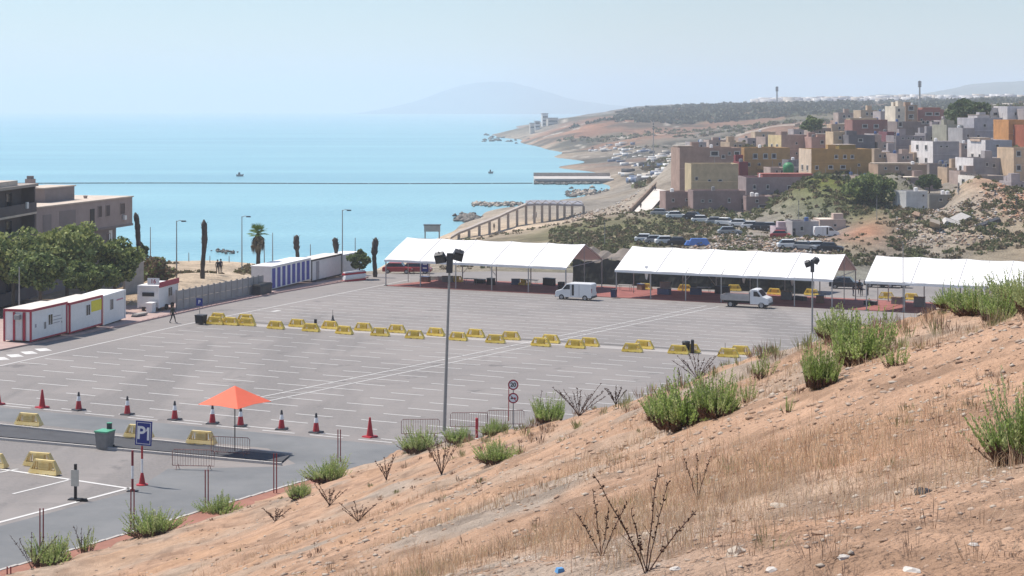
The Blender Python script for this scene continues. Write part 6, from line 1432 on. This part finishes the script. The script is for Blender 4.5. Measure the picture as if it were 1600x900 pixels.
rockpile('rubble', 'pale rubble heap behind the middle marquee on its right', 520, onter(1195, 1300, 268, 284), .33, RB, 410); rockpile('rubble', 'grey rubble heap behind the middle of the marquee', 420, onter(1115, 1200, 272, 292), .3, RB, 411); rockpile('rubble', 'rubble strewn down the bank above the right hand marquee', 900, onter(1400, 1560, 272, 304), .27, RB + [STN[3]], 412)
rockpile('rubble', 'debris along the far edge of the car park left of the middle marquee', 260, onter(985, 1110, 268, 280), .35, RB, 413); rockpile('rubble', 'pale stones on the beach side slope', 300, onter(880, 1010, 380, 470), .4, RB, 414); rockpile('rubble', 'clods on the red earth bank at the right', 300, onter(1530, 1640, 285, 312), .35, [STN[3], STN[0], mat('red_clod', (.42, .22, .13), .95, .2, 2)], 415)
# big broken slabs on the bank
for i, (a, b_, L, W_, ro, m_, lab) in enumerate([(1462,358,6.5,1.8,.9,STN[0],'long pale broken slab tilted down the bank'),(1500,345,4,2.4,.3,RB[1],'grey broken slab on top of the bank'),(1488,352,3.2,2.2,-.4,RB[1],'pale square slab lying in the rubble bank'),(1545,352,5,1.2,.1,DGREY,'dark flat slab on the bank at the right'),(1435,342,3.4,1.4,.7,STN[3],'brown rock outcrop at the left of the bank')]):
    p = T(a, b_, 262, .3); o = MB().frustum(-L / 2, L / 2, -W_ / 2, W_ / 2, -.35, .35, .25, .2, m_).build('concrete_slab', None, p, ro); o.rotation_euler = (R(18), R(-14 if i % 2 else 20), ro + .4); tag(o, lab, 'slab')
r = T(1092, 385, 262, .2); o = empty('tarpaulin', r, 0, 'blue tarpaulin heap behind the middle marquee', 'tarpaulin'); MB().frustum(-1.9, 1.9, -1, 1, 0, 1.1, .6, .4, mat('blue_tarp', (.07, .16, .42), .6, .15, 1)).build('sheet', o); MB().frustum(-2.4, -1.2, -.8, .8, 0, .7, .4, .3, mat('blue_tarp', (.07, .16, .42))).build('fold', o)

# scrub on the middle ground
def scrub(name, label, n, u0, u1, d0, d1, rad, size, per, mats_, seed, cond):
    rng = np.random.default_rng(seed); u = (rng.uniform(u0, u1, n) - 800) / F; d = np.exp(rng.uniform(math.log(d0), math.log(d1), n)); c = TCOL(tk(u, d)); z = terrain(u, d); x, y = u * d, d
    k = cond(c, x, y, z, rng); u, d, z, x, y = u[k], d[k], z[k], x[k], y[k]; n = len(u)
    rr = rad * rng.uniform(.4, 1.25, n); D3 = unit(n * per, rng).reshape(n, per, 3); D3[..., 2] = np.abs(D3[..., 2]) * .8
    Cc = np.stack([x, y, z], -1)[:, None] + D3 * (rr[:, None, None] * rng.uniform(.4, 1.0, (n, per, 1)))
    Cc = Cc.reshape(-1, 3); N = len(Cc); a = unit(N, rng); b_ = np.cross(a, unit(N, rng)); b_ /= np.linalg.norm(b_, axis=1, keepdims=True); s = size * rng.uniform(.5, 1.2, (N, 1)) * .5
    V, Fq = quads_from(Cc, a * s, b_ * s * .7)
    o = link(name, npmesh(name, V, Fq, mats_, mi=np.repeat(rng.integers(0, len(mats_), n), per))); tag(o, label, 'scrub', kind='stuff')
SC1 = leafmat('scrub_leaf', (.10, .115, .045), (.17, .18, .075), .4); SC2 = leafmat('scrub_olive', (.10, .10, .045), (.16, .155, .07), .4); SC3 = leafmat('scrub_brown', (.15, .11, .065), (.20, .155, .09), .4)
free = lambda x, y: in_lot(x, y) > 3
gr = lambda c: np.clip((c[:, 1] - c[:, 0]) * 14 + .55, 0, 1)
scrub('scrub', 'green scrub covering the mound and gully behind the marquees', 9000, 860, 1420, 258, 380, .85, .42, 22, [SC1, SC2, SC2, SC3], 501, lambda c, x, y, z, rng: (rng.uniform(0, 1, len(x)) < gr(c)) & free(x, y) & (vn(x, y, 9, 71) + rng.uniform(-.3, .5, len(x)) > -.05))
scrub('scrub', 'sparse dry tufts over the rubble banks', 1800, 690, 1640, 255, 400, .7, .36, 16, [SC2, SC3, SC3, SC1], 502, lambda c, x, y, z, rng: free(x, y) & (z > 3) & (vn(x, y, 14, 72) > .05))
scrub('scrub', 'dark rounded shrubs on the rubble bank above the right hand marquee', 520, 1390, 1650, 262, 310, 1.0, .42, 34, [SC2, SC3, SC1], 507, lambda c, x, y, z, rng: free(x, y) & (vn(x, y, 6, 79) > -.05))
scrub('scrub', 'dry tufts on the sandy field behind the fence', 1500, 200, 420, 196, 236, .5, .3, 14, [SC3, SC2, SC3], 503, lambda c, x, y, z, rng: free(x, y) & (vn(x, y, 10, 73) > -.05))
scrub('scrub', 'bushes between the houses on the hillside', 900, 1040, 1640, 330, 520, 1.6, .8, 20, [SC1, SC2], 504, lambda c, x, y, z, rng: (vn(x, y, 25, 74) > .1) & (z > 8))
scrub('woodland', 'dark woodland along the skyline of the far hills', 5200, 850, 1640, 1450, 2450, 4.2, 3.2, 16, [leafmat('wood_leaf', (.055, .07, .04), (.09, .10, .06), .05, .15)], 505, lambda c, x, y, z, rng: (z > 12) & ((z > 27) | (vn(x, y, 160, 75) > .12)) & (vn(x, y, 220, 76) + rng.uniform(-.2, .3, len(x)) > -.02))
scrub('scrub', 'patchy dark scrub on the far bare slopes', 7500, 860, 1640, 520, 1600, 2.4, 1.8, 12, [SC1, SC2, SC3], 506, lambda c, x, y, z, rng: (z > 5) & (vn(x, y, 70, 77) + vn(x, y, 25, 78) * .6 > .08))
# white promenade crowd, stalls, far town (each reads as one mass)
def boxes_mesh(name, pos, dims, mats_, seed):
    rng = np.random.default_rng(seed); n = len(pos); b = np.array([(x, y, z) for z in (0, 1) for x, y in ((-.5, -.5), (.5, -.5), (.5, .5), (-.5, .5))]); fc = np.array([(0, 3, 2, 1), (4, 5, 6, 7), (0, 1, 5, 4), (1, 2, 6, 5), (2, 3, 7, 6), (3, 0, 4, 7)])
    a = rng.uniform(-.4, .4, n); V = b[None] * np.asarray(dims)[:, None]; X = V[..., 0] * np.cos(a)[:, None] - V[..., 1] * np.sin(a)[:, None]; Y = V[..., 0] * np.sin(a)[:, None] + V[..., 1] * np.cos(a)[:, None]
    V = np.stack([X, Y, V[..., 2]], -1) + np.asarray(pos)[:, None]
    return npmesh(name, V.reshape(-1, 3), (fc[None] + (np.arange(n) * 8)[:, None, None]).reshape(-1, 4), mats_, mi=np.repeat(rng.integers(0, len(mats_), n), 6))
rng = np.random.default_rng(601); WT = [mat('town_white', (.66, .64, .62), .8, .1, .1), mat('town_cream', (.55, .49, .42), .8, .1, .1), mat('town_grey', (.34, .33, .35), .8, .1, .1)]
n = 300; d = rng.uniform(600, 1250, n); u = (np.interp(d, [600, 750, 900, 1050, 1250], [1000, 965, 915, 885, 860]) + rng.uniform(0, 1, n) ** 1.5 * np.interp(d, [600, 900, 1250], [70, 150, 110]) - 800) / F; z = terrain(u, d); k = (z > 2.5)
tag(link('beach_stalls', boxes_mesh('beach_stalls', np.stack([u * d, d, z - .3], -1)[k], np.stack([rng.uniform(1.5, 6, n), rng.uniform(1.5, 4, n), rng.uniform(.8, 2.0, n)], -1)[k], WT[:2] + WT[:1] + [mat('stall_blue', (.12, .16, .25), .7, .1, .2), mat('stall_dark', (.07, .07, .075), .7, .1, .2)], 602)), 'white stalls and vehicles crowded along the beach promenade', 'stalls', kind='stuff')
n = 900; u = (rng.uniform(1180, 1680, n) - 800) / F; d = rng.uniform(2500, 3250, n); z = terrain(u, d); w = rng.uniform(8, 22, n)
tag(link('distant_town', boxes_mesh('distant_town', np.stack([u * d, d, z - 2], -1), np.stack([w, w * .7, rng.uniform(4, 13, n)], -1), WT, 603)), 'far white town along the foot of the hazy hills', 'town', kind='stuff')
for i, (a, t_, b_, w_, d, lab) in enumerate([(852,178,198,9,1850,'white tower block on the far headland, tallest'),(864,185,199,16,1840,'broad white building right of the far tower block'),(840,190,202,8,1830,'pale block left of the far tower block'),(832,193,203,7,1800,'low pale block at the tip of the far cluster'),(872,188,197,10,1900,'grey block at the right of the far cluster')]):
    s = d / F; r = empty('apartment_tower', P(a, b_, d), .2, lab, 'building', 'buildings on the far headland'); h = (b_ - t_) * s; w2 = w_ * s; MB().box(-w2 / 2, w2 / 2, 0, w2, -6, h, WT[i % 2]).build('wall', r); MB().box(-w2 / 2 - .4, w2 / 2 + .4, -.4, w2 + .4, h, h + .8, WT[2]).build('roof', r)
    for k in range(max(1, int(h / 4))): MB().box(-w2 * .42, w2 * .42, -.3, -.02, 2 + k * 4, 3.6 + k * 4, WPANE).build('window_band', r)

# more parked cars on the terraces behind the marquees
cl2 = [(1010,380,CARW,'white'),(1026,382,CARG,'grey'),(1042,383,CARW,'white'),(1062,385,CARB,'black'),(1222,374,CARR,'red'),(1234,390,CARW,'white'),(1258,392,CARG,'grey'),(1278,393,CARW,'white'),(1298,394,CARB,'black'),(1140,368,CARG,'grey'),(1085,344,CARB,'black'),(1135,353,CARW,'white')]
cl2.sort()
for i, (a, b_, cc, nm) in enumerate(cl2): car(T(a, b_, 256, .05), R(-10) + random.uniform(-.4, .4), cc, '%s car, %s from the left among the cars left about on the rough ground' % (nm, ORD[i]), 'cars on the rough ground')

r = empty('green_tank', P(1232, 264, 372), 0, 'big green domed tank between the orange and ochre houses', 'tank'); MB().lathe([(1.1, -1.5), (1.25, .2), (1.2, .8), (.8, 1.3), (.25, 1.5)], mat('green_tank_plastic', (.05, .22, .09), .5, .1, 2), 14).build('body', r, smooth=True); MB().lathe([(.3, 1.48), (.28, 1.6)], DARK, 10).build('lid', r)
